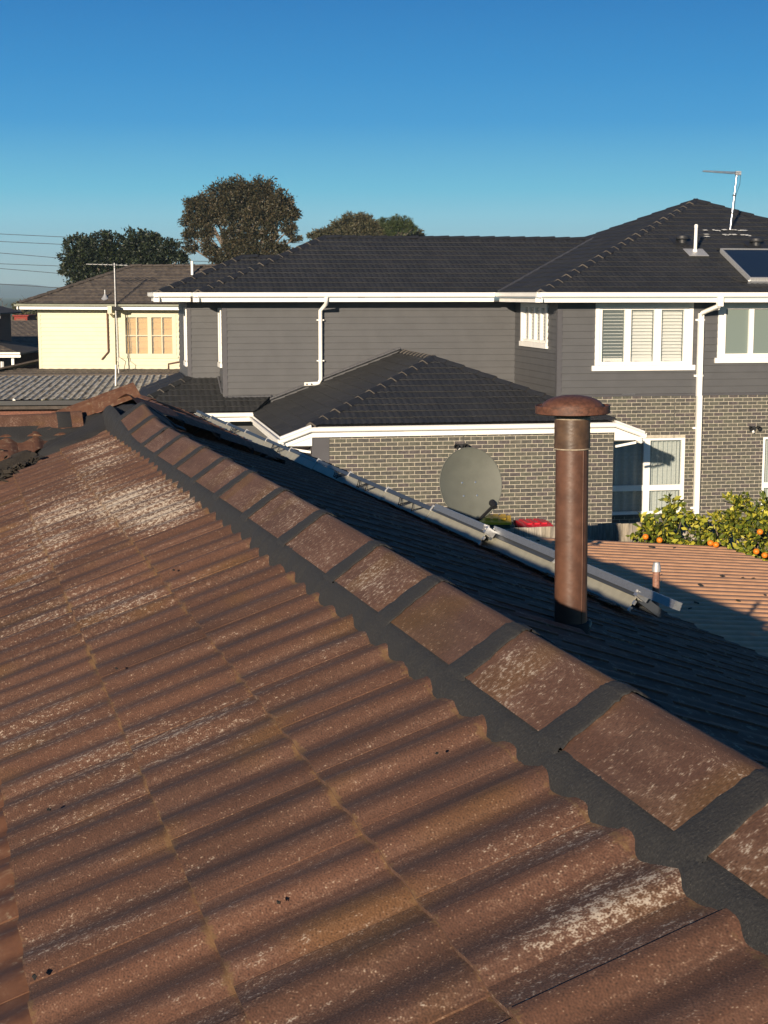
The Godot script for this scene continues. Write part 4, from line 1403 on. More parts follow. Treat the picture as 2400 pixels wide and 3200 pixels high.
	gutter_run(h, Vector3(3.67, 2.475, -31.0), Vector3(3.67, 2.475, -37.2), Vector3(-1, 0, 0), wf, 0.1)
	gutter_run(h, Vector3(11.3, 2.475, -34.2), Vector3(11.3, 2.475, -31.0), Vector3(1, 0, 0), wf, 0.1)
	gutter_run(h, Vector3(0.28, 2.56, -37.2), Vector3(3.66, 2.56, -37.2), Vector3(0, 0, 1), wf, 0.1)
	pbox(h, "wall", Vector3(2.6, -0.2, -37.9), Vector3(4.28, 2.42, -37.8), M.board)
	pbox(h, "wall", Vector3(4.25, -0.2, -37.8), Vector3(4.29, 2.45, -31.48), M.post)
	pbox(h, "soffit", Vector3(0.4, 2.33, -38.4), Vector3(3.6, 2.345, -37.25), M.soffit)
	# roofs
	var s := 0.3746
	var c := 0.9272
	var tl := []
	var xs := [0.0, 0.05, 0.1, 0.15, 0.2, 0.25, 0.3]
	var pf := wave(0.016, 0.15)
	var X := Vector3(1, 0, 0)
	var Z := Vector3(0, 0, 1)
	var Vf := Vector3(0, s, -c)
	var Vl := Vector3(c, s, 0)
	lay(tl, base, Vector3(4.24, 2.74, -31.1), X, Vector3(0, 0.3528, -0.9357), [Vector2(0, 0), Vector2(6.49, 0), Vector2(3.245, 3.468)], 0.3, 0.32, 0.1, -0.02, pf, xs, 0.02, 0.026, M.slate)
	lay(tl, base, Vector3(3.67, 2.525, -38.0), Z, Vector3(0.9357, 0.3528, 0), [Vector2(0, 0), Vector2(6.9, 0), Vector2(6.9, 0.609), Vector2(3.65, 4.083), Vector2(0, 4.083)], 0.3, 0.32, 0.05, -0.02, pf, xs, 0.02, 0.026, M.slate)
	lay(tl, base, Vector3(2.4, 5.44, -37.42), X, Vf, [Vector2(0, 0), Vector2(7.45, 0), Vector2(11.05, 3.88), Vector2(3.6, 3.88)], 0.3, 0.32, 0.0, -0.03, pf, xs, 0.02, 0.026, M.slate)
	lay(tl, base, Vector3(1.5, 5.44, -38.4), X, Vf, [Vector2(0, 0), Vector2(0.9, 0), Vector2(3.17, 2.45), Vector2(2.27, 2.45)], 0.3, 0.32, 0.0, -0.03, pf, xs, 0.02, 0.026, M.slate)
	lay(tl, base, Vector3(9.83, 5.44, -33.72), X, Vf, [Vector2(0, 0), Vector2(12.06, 0), Vector2(6.03, 6.5)], 0.3, 0.32, 0.0, -0.03, pf, xs, 0.02, 0.026, M.slate)
	lay(tl, base, Vector3(9.83, 5.44, -37.42), Z, Vl, [Vector2(0, 0), Vector2(3.7, 0), Vector2(-2.33, 6.5), Vector2(-4.76, 3.88)], 0.3, 0.32, 0.0, -0.03, pf, xs, 0.02, 0.026, M.slate)
	lay(tl, base, Vector3(2.4, 5.44, -45.0), Z, Vl, [Vector2(0.4, 0), Vector2(7.58, 0), Vector2(3.98, 3.88)], 0.3, 0.32, 0.0, -0.03, pf, xs, 0.02, 0.026, M.slate)
	lay(tl, base, Vector3(1.5, 5.44, -43.0), Z, Vl, [Vector2(0.06, 0), Vector2(4.6, 0), Vector2(2.33, 2.45)], 0.3, 0.32, 0.0, -0.03, pf, xs, 0.02, 0.026, M.slate)
	lay(tl, base, Vector3(0.4, 2.57, -37.2), X, Vf, [Vector2(0, 0), Vector2(2.63, 0), Vector2(2.63, 1.93), Vector2(1.8, 1.93)], 0.3, 0.32, 0.0, -0.03, pf, xs, 0.02, 0.026, M.slate)
	lay(tl, base, Vector3(0.4, 2.57, -37.2), X, Vf, [Vector2(2.63, 0), Vector2(3.3, 0), Vector2(3.8, 0.87), Vector2(2.63, 0.87)], 0.3, 0.32, 0.0, -0.03, pf, xs, 0.02, 0.026, M.slate)
	lay(tl, base, Vector3(0.4, 2.57, -37.2), Z, Vl, [Vector2(-5, 0), Vector2(0, 0), Vector2(-1.8, 1.93), Vector2(-5, 1.93)], 0.3, 0.32, 0.0, -0.03, pf, xs, 0.02, 0.026, M.slate)
	commit(h, "roof_tile", tl, 290)
	var A := Vector3(15.86, 7.85, -39.75)
	roof_body(h, [
		[Vector3(2.4, 5.41, -37.42), Vector3(9.83, 5.41, -37.42), Vector3(13.4, 6.84, -41.0), Vector3(6.0, 6.84, -41.0)],
		[Vector3(9.83, 5.41, -44.6), Vector3(2.4, 5.41, -44.6), Vector3(6.0, 6.84, -41.0), Vector3(13.4, 6.84, -41.0)],
		[Vector3(2.4, 5.41, -44.6), Vector3(2.4, 5.41, -37.42), Vector3(6.0, 6.84, -41.0)],
		[Vector3(1.5, 5.41, -38.4), Vector3(2.4, 5.41, -38.4), Vector3(4.7, 6.31, -40.67), Vector3(3.77, 6.31, -40.67)],
		[Vector3(1.5, 5.41, -43.0), Vector3(1.5, 5.41, -38.4), Vector3(3.77, 6.31, -40.67)],
		[Vector3(9.83, 5.41, -33.72), Vector3(21.9, 5.41, -33.72), A - Vector3(0, 0.03, 0)],
		[Vector3(9.83, 5.41, -45.8), Vector3(9.83, 5.41, -33.72), A - Vector3(0, 0.03, 0)],
		[Vector3(21.9, 5.41, -33.72), Vector3(21.9, 5.41, -45.8), A - Vector3(0, 0.03, 0)],
		[Vector3(21.9, 5.41, -45.8), Vector3(9.83, 5.41, -45.8), A - Vector3(0, 0.03, 0)],
		[Vector3(4.24, 2.71, -31.1), Vector3(10.73, 2.71, -31.1), Vector3(7.49, 3.93, -34.35)],
		[Vector3(3.67, 2.49, -38.0), Vector3(3.67, 2.49, -31.1), Vector3(4.24, 2.71, -31.1), Vector3(7.49, 3.93, -34.35), Vector3(7.49, 3.93, -38.0)],
		[Vector3(11.3, 2.49, -31.1), Vector3(11.3, 2.49, -38.0), Vector3(7.49, 3.93, -38.0), Vector3(7.49, 3.93, -34.35), Vector3(10.73, 2.71, -31.1)],
		[Vector3(0.4, 2.54, -37.2), Vector3(3.7, 2.54, -37.2), Vector3(4.2, 2.86, -38.02), Vector3(3.03, 3.27, -39.02), Vector3(2.22, 3.27, -39.02)],
		[Vector3(0.4, 2.54, -42.2), Vector3(0.4, 2.54, -37.2), Vector3(2.22, 3.27, -39.02), Vector3(2.22, 3.27, -42.2)],
	], M.black)
	var up := Vector3(0, 0.075, 0)
	for q in [
		[Vector3(2.4, 5.42, -37.42), Vector3(6.0, 6.87, -41.02), Vector3(1, 0, 1)], [Vector3(13.6, 6.86, -41.02), Vector3(6.0, 6.86, -41.02), Vector3(0, 0, 1)],
		[Vector3(1.5, 5.42, -38.4), Vector3(3.77, 6.34, -40.67), Vector3(1, 0, 1)], [Vector3(5.0, 6.33, -40.67), Vector3(3.77, 6.33, -40.67), Vector3(0, 0, 1)],
		[Vector3(9.83, 5.42, -33.72), A, Vector3(1, 0, 1)], [Vector3(21.9, 5.42, -33.72), A, Vector3(1, 0, -1)], [Vector3(12.6, 6.52, -43.0), A, Vector3(1, 0, -1)],
		[Vector3(4.24, 2.72, -31.1), Vector3(7.49, 3.945, -34.35), Vector3(1, 0, 1)], [Vector3(10.73, 2.72, -31.1), Vector3(7.49, 3.945, -34.35), Vector3(1, 0, -1)], [Vector3(7.49, 3.94, -34.35), Vector3(7.49, 3.94, -37.98), Vector3(1, 0, 0)],
		[Vector3(0.4, 2.55, -37.2), Vector3(2.3, 3.32, -39.1), Vector3(1, 0, 1)]]:
		var dir: Vector3 = (q[1] - q[0]).normalized()
		var sd: Vector3 = q[2] - dir * dir.dot(q[2])
		caps(h, q[0] + up, q[1] + up, sd, 0.13, 0.075, 0.42, M.slate_cap, M.slate_edge, 0.024)
	# lead in the valleys and along the wall above the wing
	for q in [[Vector3(9.83, 5.46, -37.42), Vector3(13.43, 6.91, -41.0)], [Vector3(4.15, 2.82, -37.98), Vector3(7.45, 4.06, -37.98)], [Vector3(3.05, 2.88, -37.96), Vector3(4.2, 2.9, -37.96)], [Vector3(3.0, 2.95, -38.1), Vector3(2.98, 3.33, -38.95)]]:
		part(h, "flashing", tube_mesh([q[0], (q[0] + q[1]) * 0.5 + Vector3(0, 0.004, 0), q[1]], [0.035], 6), M.lead)
	# downpipes
	var dp := Node3D.new()
	dp.name = numbered(h, "downpipe")
	h.add_child(dp, true)
	part(dp, "pipe", tube_mesh([Vector3(5.5, 5.33, -37.36), Vector3(5.5, 5.17, -37.36), Vector3(5.43, 5.0, -37.9), Vector3(5.43, 3.3, -37.93), Vector3(5.37, 3.2, -37.93), Vector3(5.1, 3.19, -37.93), Vector3(5.02, 3.19, -37.93)], [0.05], 12), M.white)
	for y in [4.75, 3.75]:
		pbox(dp, "bracket", Vector3(5.34, y, -38.0), Vector3(5.52, y + 0.03, -37.9), M.white)
	for x in [5.08, 5.2]:
		var hole := MB.new()
		hole.lathe([Vector2(0.0, 0.0), Vector2(0.022, 0.0), Vector2(0.022, 0.004), Vector2(0.0, 0.005)], 10, Transform3D(Basis(Vector3.RIGHT, PI / 2), Vector3(x, 3.19, -37.882)))
		part(dp, "outlet_hole", hole.done(), M.black)
	var dq := Node3D.new()
	dq.name = numbered(h, "downpipe")
	h.add_child(dq, true)
	pbox(dq, "spout", Vector3(14.02, 5.12, -33.72), Vector3(14.15, 5.33, -33.6), M.white)
	var eb := MB.new()
	eb.tube([Vector3(14.08, 5.14, -33.66), Vector3(13.88, 4.97, -34.2), Vector3(13.87, 4.9, -34.24)], [0.06], 4)
	part(dq, "elbow", eb.done(), M.white)
	pbox(dq, "pipe", Vector3(13.815, 3.02, -34.29), Vector3(13.935, 4.96, -34.2), M.white)
	pbox(dq, "pipe", Vector3(13.825, -0.2, -34.285), Vector3(13.945, 3.04, -34.19), M.white)
	for y in [4.78, 3.48, 2.25, 0.35]:
		pbox(dq, "bracket", Vector3(13.755, y, -34.3), Vector3(13.98, y + 0.045, -34.26), M.white)

func grey_roof_things() -> void:
	var G := Transform3D(Basis(Vector3.UP, deg_to_rad(-5.6)), Vector3.ZERO)
	var tilt := Basis(Vector3.RIGHT, atan(0.404))      # lies on the front slope
	var put := func(called: String, label: String, cat: String, at: Vector3, group := "") -> Node3D:
		return thing(called, label, cat, G * at, -5.6, group)
	var v: Node3D = put.call("vent_pipe", "white plastic vent pipe on the dark tiled roof", "pipe", Vector3(14.4, 6.4, -36.04))
	part(v, "pipe", tube_mesh([Vector3(0, -0.05, 0), Vector3(0.01, 0.63, 0)], [0.04], 14), M.white)
	part(v, "top_cap", tube_mesh([Vector3(0.01, 0.6, 0), Vector3(0.01, 0.665, 0), Vector3(0.01, 0.68, 0)], [0.044, 0.044, 0.03], 14), M.white)
	part(v, "collar", tube_mesh([Vector3(0, -0.02, 0), Vector3(0, 0.07, 0), Vector3(0, 0.09, 0)], [0.058, 0.058, 0.042], 14), M.white)
	part(v, "flashing", box_mesh(Vector3(-0.25, 0.05, -0.2), Vector3(0.25, 0.062, 0.28)), M.galv, Transform3D(tilt, Vector3(0, -0.03, 0)))
	var wheres := [[Vector3(14.33, 6.66, -36.72), "dark round roof vent left of the white vent pipe"], [Vector3(16.2, 6.6, -36.54), "dark round roof vent above the solar collector"]]
	for q in wheres:
		var r: Node3D = put.call("roof_vent", q[1], "vent", q[0], "dark roof vents")
		var b := MB.new()
		b.lathe([Vector2(0.1, -0.06), Vector2(0.1, 0.1)], 24)
		part(r, "throat", b.done(), M.dark_plastic)
		b = MB.new()
		b.lathe([Vector2(0.06, 0.09), Vector2(0.165, 0.085), Vector2(0.172, 0.1), Vector2(0.172, 0.15), Vector2(0.16, 0.175), Vector2(0.1, 0.2), Vector2(0.001, 0.207)], 28)
		part(r, "cowl", b.done(), M.dark_plastic)
		part(r, "flashing", box_mesh(Vector3(-0.28, 0.035, -0.24), Vector3(0.28, 0.045, 0.24)), M.dark_plastic, Transform3D(tilt, Vector3(0, -0.02, 0)))
	var sp: Node3D = put.call("solar_collector", "solar hot water collector with a pale frame on the dark tiled roof", "solar panel", Vector3(15.03, 5.7, -34.22))
	var fr := Node3D.new()
	fr.name = "panel"
	sp.add_child(fr, true)
	fr.basis = tilt
	pbox(fr, "glazing", Vector3(0.04, 0.05, -1.91), Vector3(1.96, 0.07, -0.04), M.solar_glass)
	for q in [[Vector3(0, 0, -1.95), Vector3(2.0, 0.085, -1.911)], [Vector3(0, 0, -0.039), Vector3(2.0, 0.085, 0)], [Vector3(0, 0, -1.91), Vector3(0.039, 0.084, -0.04)], [Vector3(1.961, 0, -1.91), Vector3(2.0, 0.084, -0.04)]]:
		pbox(fr, "frame", q[0], q[1], M.galv)
	pbox(fr, "tray", Vector3(0.01, -0.03, -1.94), Vector3(1.99, -0.002, -0.01), M.galv)
	pbox(fr, "support_rail", Vector3(-0.05, -0.05, 0.002), Vector3(2.2, -0.005, 0.05), M.alu)
	part(sp, "pipe", tube_mesh([Vector3(0.02, 0.0, -0.02), Vector3(-0.1, -0.02, 0.05), Vector3(-0.26, 0.03, -0.12), Vector3(-0.36, 0.08, -0.2)], [0.018], 8), M.rubber)
	part(sp, "valve", tube_mesh([Vector3(-0.03, 0.0, 0.0), Vector3(0.03, 0.02, 0.02)], [0.03], 8), M.galv)
	part(sp, "pipe_stub", tube_mesh([Vector3(-0.06, 0.78, -1.86), Vector3(0.02, 0.79, -1.88)], [0.025], 8), M.rubber)
	var an: Node3D = put.call("tv_antenna", "silver television antenna with one long boom on the right roof", "antenna", Vector3(15.95, 7.02, -37.61))
	part(an, "mast", tube_mesh([Vector3(0, -0.05, 0), Vector3(0.14, 1.4, 0)], [0.028, 0.026], 10), M.steel)
	part(an, "boom", tube_mesh([Vector3(0.22, 1.41, 0), Vector3(-0.78, 1.45, 0.02)], [0.012], 6), M.alu)
	part(an, "boom", tube_mesh([Vector3(0.16, 1.45, 0), Vector3(-0.78, 1.475, 0.02)], [0.007], 6), M.alu)
	for i in 14:
		var x := 0.12 - i * 0.066
		var l := 0.34 - i * 0.014
		part(an, "element", tube_mesh([Vector3(x, 1.42 - 0.04 * (x - 0.22), -l), Vector3(x, 1.42 - 0.04 * (x - 0.22), l)], [0.006], 5), M.alu)
	pbox(an, "junction_box", Vector3(0.1, 1.37, -0.04), Vector3(0.24, 1.47, 0.04), M.galv)
	for y in [0.42, 0.86]:
		part(an, "clip", tube_mesh([Vector3(y * 0.1 - 0.034, y, 0), Vector3(y * 0.1 + 0.034, y + 0.004, 0)], [0.03], 8), M.dark_plastic)
	part(an, "cable", tube_mesh([Vector3(0.24, 1.38, 0), Vector3(0.22, 1.15, 0.02), Vector3(0.12, 0.86, 0.02), Vector3(0.08, 0.42, 0.03), Vector3(0.03, 0.02, 0.03)], [0.006], 5), M.rubber)
	for i in 22:
		var rr := RandomNumberGenerator.new()
		rr.seed = 700 + i
		var x := rr.randf_range(-0.9, 0.35)
		part(an, "white_splash", box_mesh(Vector3(-0.5, 0, -0.5), Vector3(0.5, 0.004, 0.5)), M.dropping, Transform3D(tilt * Basis(Vector3.UP, rr.randf() * 0.5).scaled(Vector3(rr.randf_range(0.03, 0.13), 1, rr.randf_range(0.03, 0.07))), Vector3(x, 0.03 + (-0.16 if i % 2 else -0.03) - 0.1 * absf(x) * rr.randf(), 0.08 + (0.4 if i % 2 else 0.07) + 0.25 * absf(x) * rr.randf())))
	for q in [[Vector3(7.38, 2.26, -31.14), "black twin security light on the brick wall above the satellite dish"], [Vector3(15.28, 2.24, -34.3), "black twin security light on the bricks right of the tall downpipe"]]:
		var sl: Node3D = put.call("security_light", q[1], "light", q[0], "security lights on the bricks")
		pbox(sl, "base", Vector3(-0.05, -0.05, 0), Vector3(0.05, 0.05, 0.05), M.dark_plastic)
		for s in [-1.0, 1.0]:
			var b := MB.new()
			b.lathe([Vector2(0.001, -0.07), Vector2(0.03, -0.06), Vector2(0.05, 0.02), Vector2(0.055, 0.05), Vector2(0.04, 0.05)], 14)
			part(sl, "lamp_head", b.done(), M.dark_plastic, Transform3D(Basis(Vector3(0, 0, 1), s * 0.5) * Basis(Vector3.RIGHT, PI * 0.6), Vector3(0.1 * s, 0.02, 0.1)))
		part(sl, "sensor", tube_mesh([Vector3(-0.02, -0.05, 0.05), Vector3(-0.02, -0.1, 0.09)], [0.03], 10), M.white)

func cream_house() -> void:
	var h := thing("cream_house", "cream weatherboard house with brown tiled roof on the left", "house", Vector3.ZERO, -18.0)
	var base := h.transform
	var W := Transform3D(Basis(), Vector3(0, 0, -54.97))
	var o := [-11.12, -9.32, 3.28, 4.6]
	boards(h, W, -14.1, -5.0, 2.72, 4.86, 0.15, [o], M.cream)
	pbox(h, "corner_post", Vector3(-14.2, 2.7, -55.06), Vector3(-14.1, 4.86, -54.945), M.cream)
	pbox(h, "wall_core", Vector3(-14.15, 0, -61.0), Vector3(-5, 4.86, -55.5), M.inside)
	pbox(h, "wall", Vector3(-14.2, 0, -61.0), Vector3(-14.15, 4.86, -55.06), M.cream)
	var w := Node3D.new()
	w.name = "window"
	h.add_child(w, true)
	w.transform = W
	for x in [[-11.2, -11.06], [-10.26, -10.12], [-9.38, -9.24]]:
		pbox(w, "frame", Vector3(x[0], 3.2, -0.05), Vector3(x[1], 4.68, 0.03), M.cream)
	for x in [[-11.06, -10.26], [-10.12, -9.38]]:
		for y in [[3.2, 3.29], [4.58, 4.68]]:
			pbox(w, "frame", Vector3(x[0], y[0], -0.05), Vector3(x[1], y[1], 0.029), M.cream)
		pbox(w, "glazing_bar", Vector3(x[0], 3.92, -0.05), Vector3(x[1], 3.95, 0.012), M.cream)
		var m: float = (x[0] + x[1]) * 0.5
		pbox(w, "glazing_bar", Vector3(m - 0.016, 3.29, -0.049), Vector3(m + 0.016, 4.58, 0.014), M.cream)
		pbox(w, "pane", Vector3(x[0], 3.29, -0.02), Vector3(x[1], 4.58, -0.016), M.glass)
		for k in 6:
			var b := MB.new()
			var y := 3.26 + k * 0.225
			b.prism([Vector3(x[0] - 0.02, y, -0.14), Vector3(x[0] - 0.02, y, -0.105), Vector3(x[0] - 0.02, y + 0.06, -0.1), Vector3(x[0] - 0.02, y + 0.225, -0.13), Vector3(x[0] - 0.02, y + 0.225, -0.14)], Vector3(x[1] - x[0] + 0.04, 0, 0))
			part(w, "blind_fold", b.done(), M.blind)
	pbox(w, "sill", Vector3(-11.26, 3.13, -0.02), Vector3(-9.18, 3.198, 0.05), M.cream)
	gutter_run(h, Vector3(-14.8, 5.06, -54.42), Vector3(-5.0, 5.02, -54.42), Vector3(0, 0, 1), M.gutter_green, 0.08, true, M.white)
	gutter_run(h, Vector3(-14.75, 5.06, -54.3), Vector3(-14.75, 5.06, -61.2), Vector3(-1, 0, 0), M.gutter_green, 0.08, true, M.white)
	pbox(h, "soffit", Vector3(-14.74, 4.861, -61.0), Vector3(-5, 4.875, -54.45), M.cream)
	var s := 0.3714
	var c := 0.9285
	var tl := []
	var pf := wave(0.01, 0.3)
	var xs := [0.0, 0.06, 0.12, 0.18, 0.24, 0.3]
	lay(tl, base, Vector3(-14.75, 5.06, -54.42), Vector3(1, 0, 0), Vector3(0, s, -c), [Vector2(0, 0), Vector2(9.7, 0), Vector2(9.7, 3.66), Vector2(3.4, 3.66)], 0.3, 0.33, 0.0, -0.03, pf, xs, 0.022, 0.026, M.cream_tile, true)
	lay(tl, base, Vector3(-14.75, 5.06, -61.22), Vector3(0, 0, 1), Vector3(c, s, 0), [Vector2(0, 0), Vector2(6.8, 0), Vector2(3.4, 3.66)], 0.3, 0.33, 0.0, -0.03, pf, xs, 0.022, 0.026, M.cream_tile, true)
	# low roof at the foot of the wall
	lay(tl, base, Vector3(-17.5, 2.36, -52.6), Vector3(1, 0, 0), Vector3(0, 0.16, -0.987), [Vector2(0, 0), Vector2(12.5, 0), Vector2(12.5, 2.3), Vector2(1.8, 2.3)], 0.3, 0.33, 0.0, -0.03, pf, xs, 0.022, 0.026, M.cream_tile, true)
	commit(h, "roof_tile", tl, 290)
	roof_body(h, [[Vector3(-14.75, 5.03, -54.42), Vector3(-5.0, 5.03, -54.42), Vector3(-5.0, 6.38, -57.82), Vector3(-11.35, 6.38, -57.82)], [Vector3(-5, 5.03, -61.2), Vector3(-14.75, 5.03, -61.2), Vector3(-11.35, 6.38, -57.82), Vector3(-5, 6.38, -57.82)], [Vector3(-14.75, 5.03, -61.2), Vector3(-14.75, 5.03, -54.42), Vector3(-11.35, 6.38, -57.82)], [Vector3(-17.5, 2.33, -52.6), Vector3(-5, 2.33, -52.6), Vector3(-5, 2.7, -54.95), Vector3(-15.7, 2.7, -54.95)], [Vector3(-17.5, 2.33, -60), Vector3(-17.5, 2.33, -52.6), Vector3(-14.2, 3.1, -55.2), Vector3(-14.2, 3.1, -60)]], M.far_tile)
	caps(h, Vector3(-14.75, 5.14, -54.42), Vector3(-11.35, 6.49, -57.82), (Vector3(1, 0, 1) - Vector3(0.68, 0.27, -0.68) * 0.0).normalized(), 0.13, 0.07, 0.4, M.cream_tile[1], null, 0.02)
	caps(h, Vector3(-5, 6.49, -57.82), Vector3(-11.35, 6.49, -57.82), Vector3(0, 0, 1), 0.13, 0.07, 0.4, M.cream_tile[0], null, 0.02)
	pbox(h, "flashing", Vector3(-14.15, 2.66, -54.95), Vector3(-5, 2.735, -54.93), M.galv)
	var rd := Node3D.new()
	rd.name = "downpipe"
	h.add_child(rd, true)
	pbox(rd, "spout", Vector3(-11.55, 4.72, -54.42), Vector3(-11.4, 4.98, -54.3), M.cream)
	pbox(rd, "pipe", Vector3(-11.53, 2.7, -54.94), Vector3(-11.42, 4.72, -54.86), M.cream)
	part(rd, "elbow", tube_mesh([Vector3(-11.475, 4.76, -54.36), Vector3(-11.475, 4.6, -54.9)], [0.055], 4), M.cream)
	part(h, "overflow_pipe", tube_mesh([Vector3(-11.69, 4.86, -54.9), Vector3(-11.68, 3.36, -54.9), Vector3(-11.93, 3.08, -54.88)], [0.03, 0.03, 0.022], 8), M.rust)
	part(h, "overflow_pipe", tube_mesh([Vector3(-8.6, 3.1, -54.9), Vector3(-9.54, 2.93, -54.9), Vector3(-9.54, 2.68, -54.9)], [0.025], 8), M.rust)
	var vp := Node3D.new()
	vp.name = "roof_vent"
	h.add_child(vp, true)
	part(vp, "pipe", tube_mesh([Vector3(-11.75, 5.1, -54.9), Vector3(-11.75, 5.55, -54.9)], [0.025], 8), M.galv)
	var b := MB.new()
	b.lathe([Vector2(0.22, 0.0), Vector2(0.1, 0.1), Vector2(0.04, 0.2), Vector2(0.03, 0.22)], 12, Transform3D(Basis(), Vector3(-11.75, 5.18, -54.9)))
	part(vp, "boot", b.done(), M.galv)
	part(h, "vent_stack", tube_mesh([Vector3(-8.95, 6.0, -57.0), Vector3(-8.95, 6.6, -57.0)], [0.05], 8), M.white)

func mast_antenna() -> void:
	var t := thing("tv_antenna", "tall thin television antenna mast in front of the cream house", "antenna", Vector3(6.07, 2.6, -55.0))
	part(t, "mast", tube_mesh([Vector3(0.05, -0.1, 0), Vector3(0.0, 2.4, -0.1), Vector3(0.0, 3.88, -0.15)], [0.022], 8), M.galv)
	part(t, "boom", tube_mesh([Vector3(-0.95, 3.84, -0.4), Vector3(0.45, 3.8, -0.1)], [0.014], 6), M.galv)
	for i in 9:
		var x := -0.92 + i * 0.165
		part(t, "element", tube_mesh([Vector3(x + 0.05, 3.835, -0.9 + i * 0.03), Vector3(x - 0.05, 3.835, 0.4 + i * 0.02)], [0.008], 5), M.galv)
	part(t, "clamp", box_mesh(Vector3(-0.08, 2.25, -0.18), Vector3(0.14, 2.36, 0.05)), M.dark_plastic)
	part(t, "cable", tube_mesh([Vector3(0.03, 3.8, -0.1), Vector3(0.05, 2.4, -0.05), Vector3(0.07, 0.6, 0.02), Vector3(0.3, 0.45, 0.02), Vector3(0.22, 0.1, 0.02)], [0.012], 5), M.rubber)

func iron_carport() -> void:
	var t := thing("iron_carport", "rusty pale ribbed iron carport roof below the cream house", "carport", Vector3.ZERO, -9.3)
	var zf := -38.75
	var zb := -47.3
	var x := -9.0
	var k := 0
	while x < -0.6:
		var rows := []
		for i in 29:
			var p := i / 7.0
			var f := p - floorf(p)
			var hh := 0.0
			if f < 0.36:
				hh = 0.026 * (smoothstep(0.0, 0.1, f) * (1.0 - smoothstep(0.26, 0.36, f)))
			var row := []
			for j in 5:
				var q := j / 4.0
				row.append(Vector3(x + i / 28.0 * 0.8, lerpf(2.82, 2.96, q) + hh + (0.002 if k % 2 else 0.0), lerpf(zf, zb, q)))
			rows.append(row)
		part(t, "roof_sheet", strip(rows), M.iron_sheet)
		x += 0.795
		k += 1
	pbox(t, "gutter", Vector3(-9, 2.69, zf - 0.02), Vector3(-0.6, 2.8, zf + 0.1), M.dark_plastic)
	pbox(t, "beam", Vector3(-9, 2.58, zf - 0.14), Vector3(-0.6, 2.685, zf - 0.03), M.far_tile)
	pbox(t, "wall", Vector3(-9, 0, zf - 0.6), Vector3(-0.6, 2.58, zf - 0.3), M.wall_brick)
	pbox(t, "ridge_flashing", Vector3(-9, 2.96, zb - 0.35), Vector3(-0.6, 3.01, zb + 0.04), M.cream_tile[0])
	for xx in [-8.8, -4.8, -0.9]:
		pbox(t, "post", Vector3(xx - 0.05, 0, zb + 0.1), Vector3(xx + 0.05, 2.9, zb + 0.2), M.soffit)
	var cp := thing("conduit_pole", "thin white pole standing on the iron carport roof", "pole", Vector3(4.68, 2.85, -42.95))
	part(cp, "pole", tube_mesh([Vector3(0, -0.02, 0), Vector3(0.02, 0.62, 0)], [0.022], 8), M.white)
	part(cp, "cable", tube_mesh([Vector3(0.02, 0.6, 0), Vector3(0.06, 0.72, 0), Vector3(0.1, 0.66, 0), Vector3(0.07, 0.5, 0), Vector3(0.03, 0.35, 0)], [0.006], 5), M.rubber)

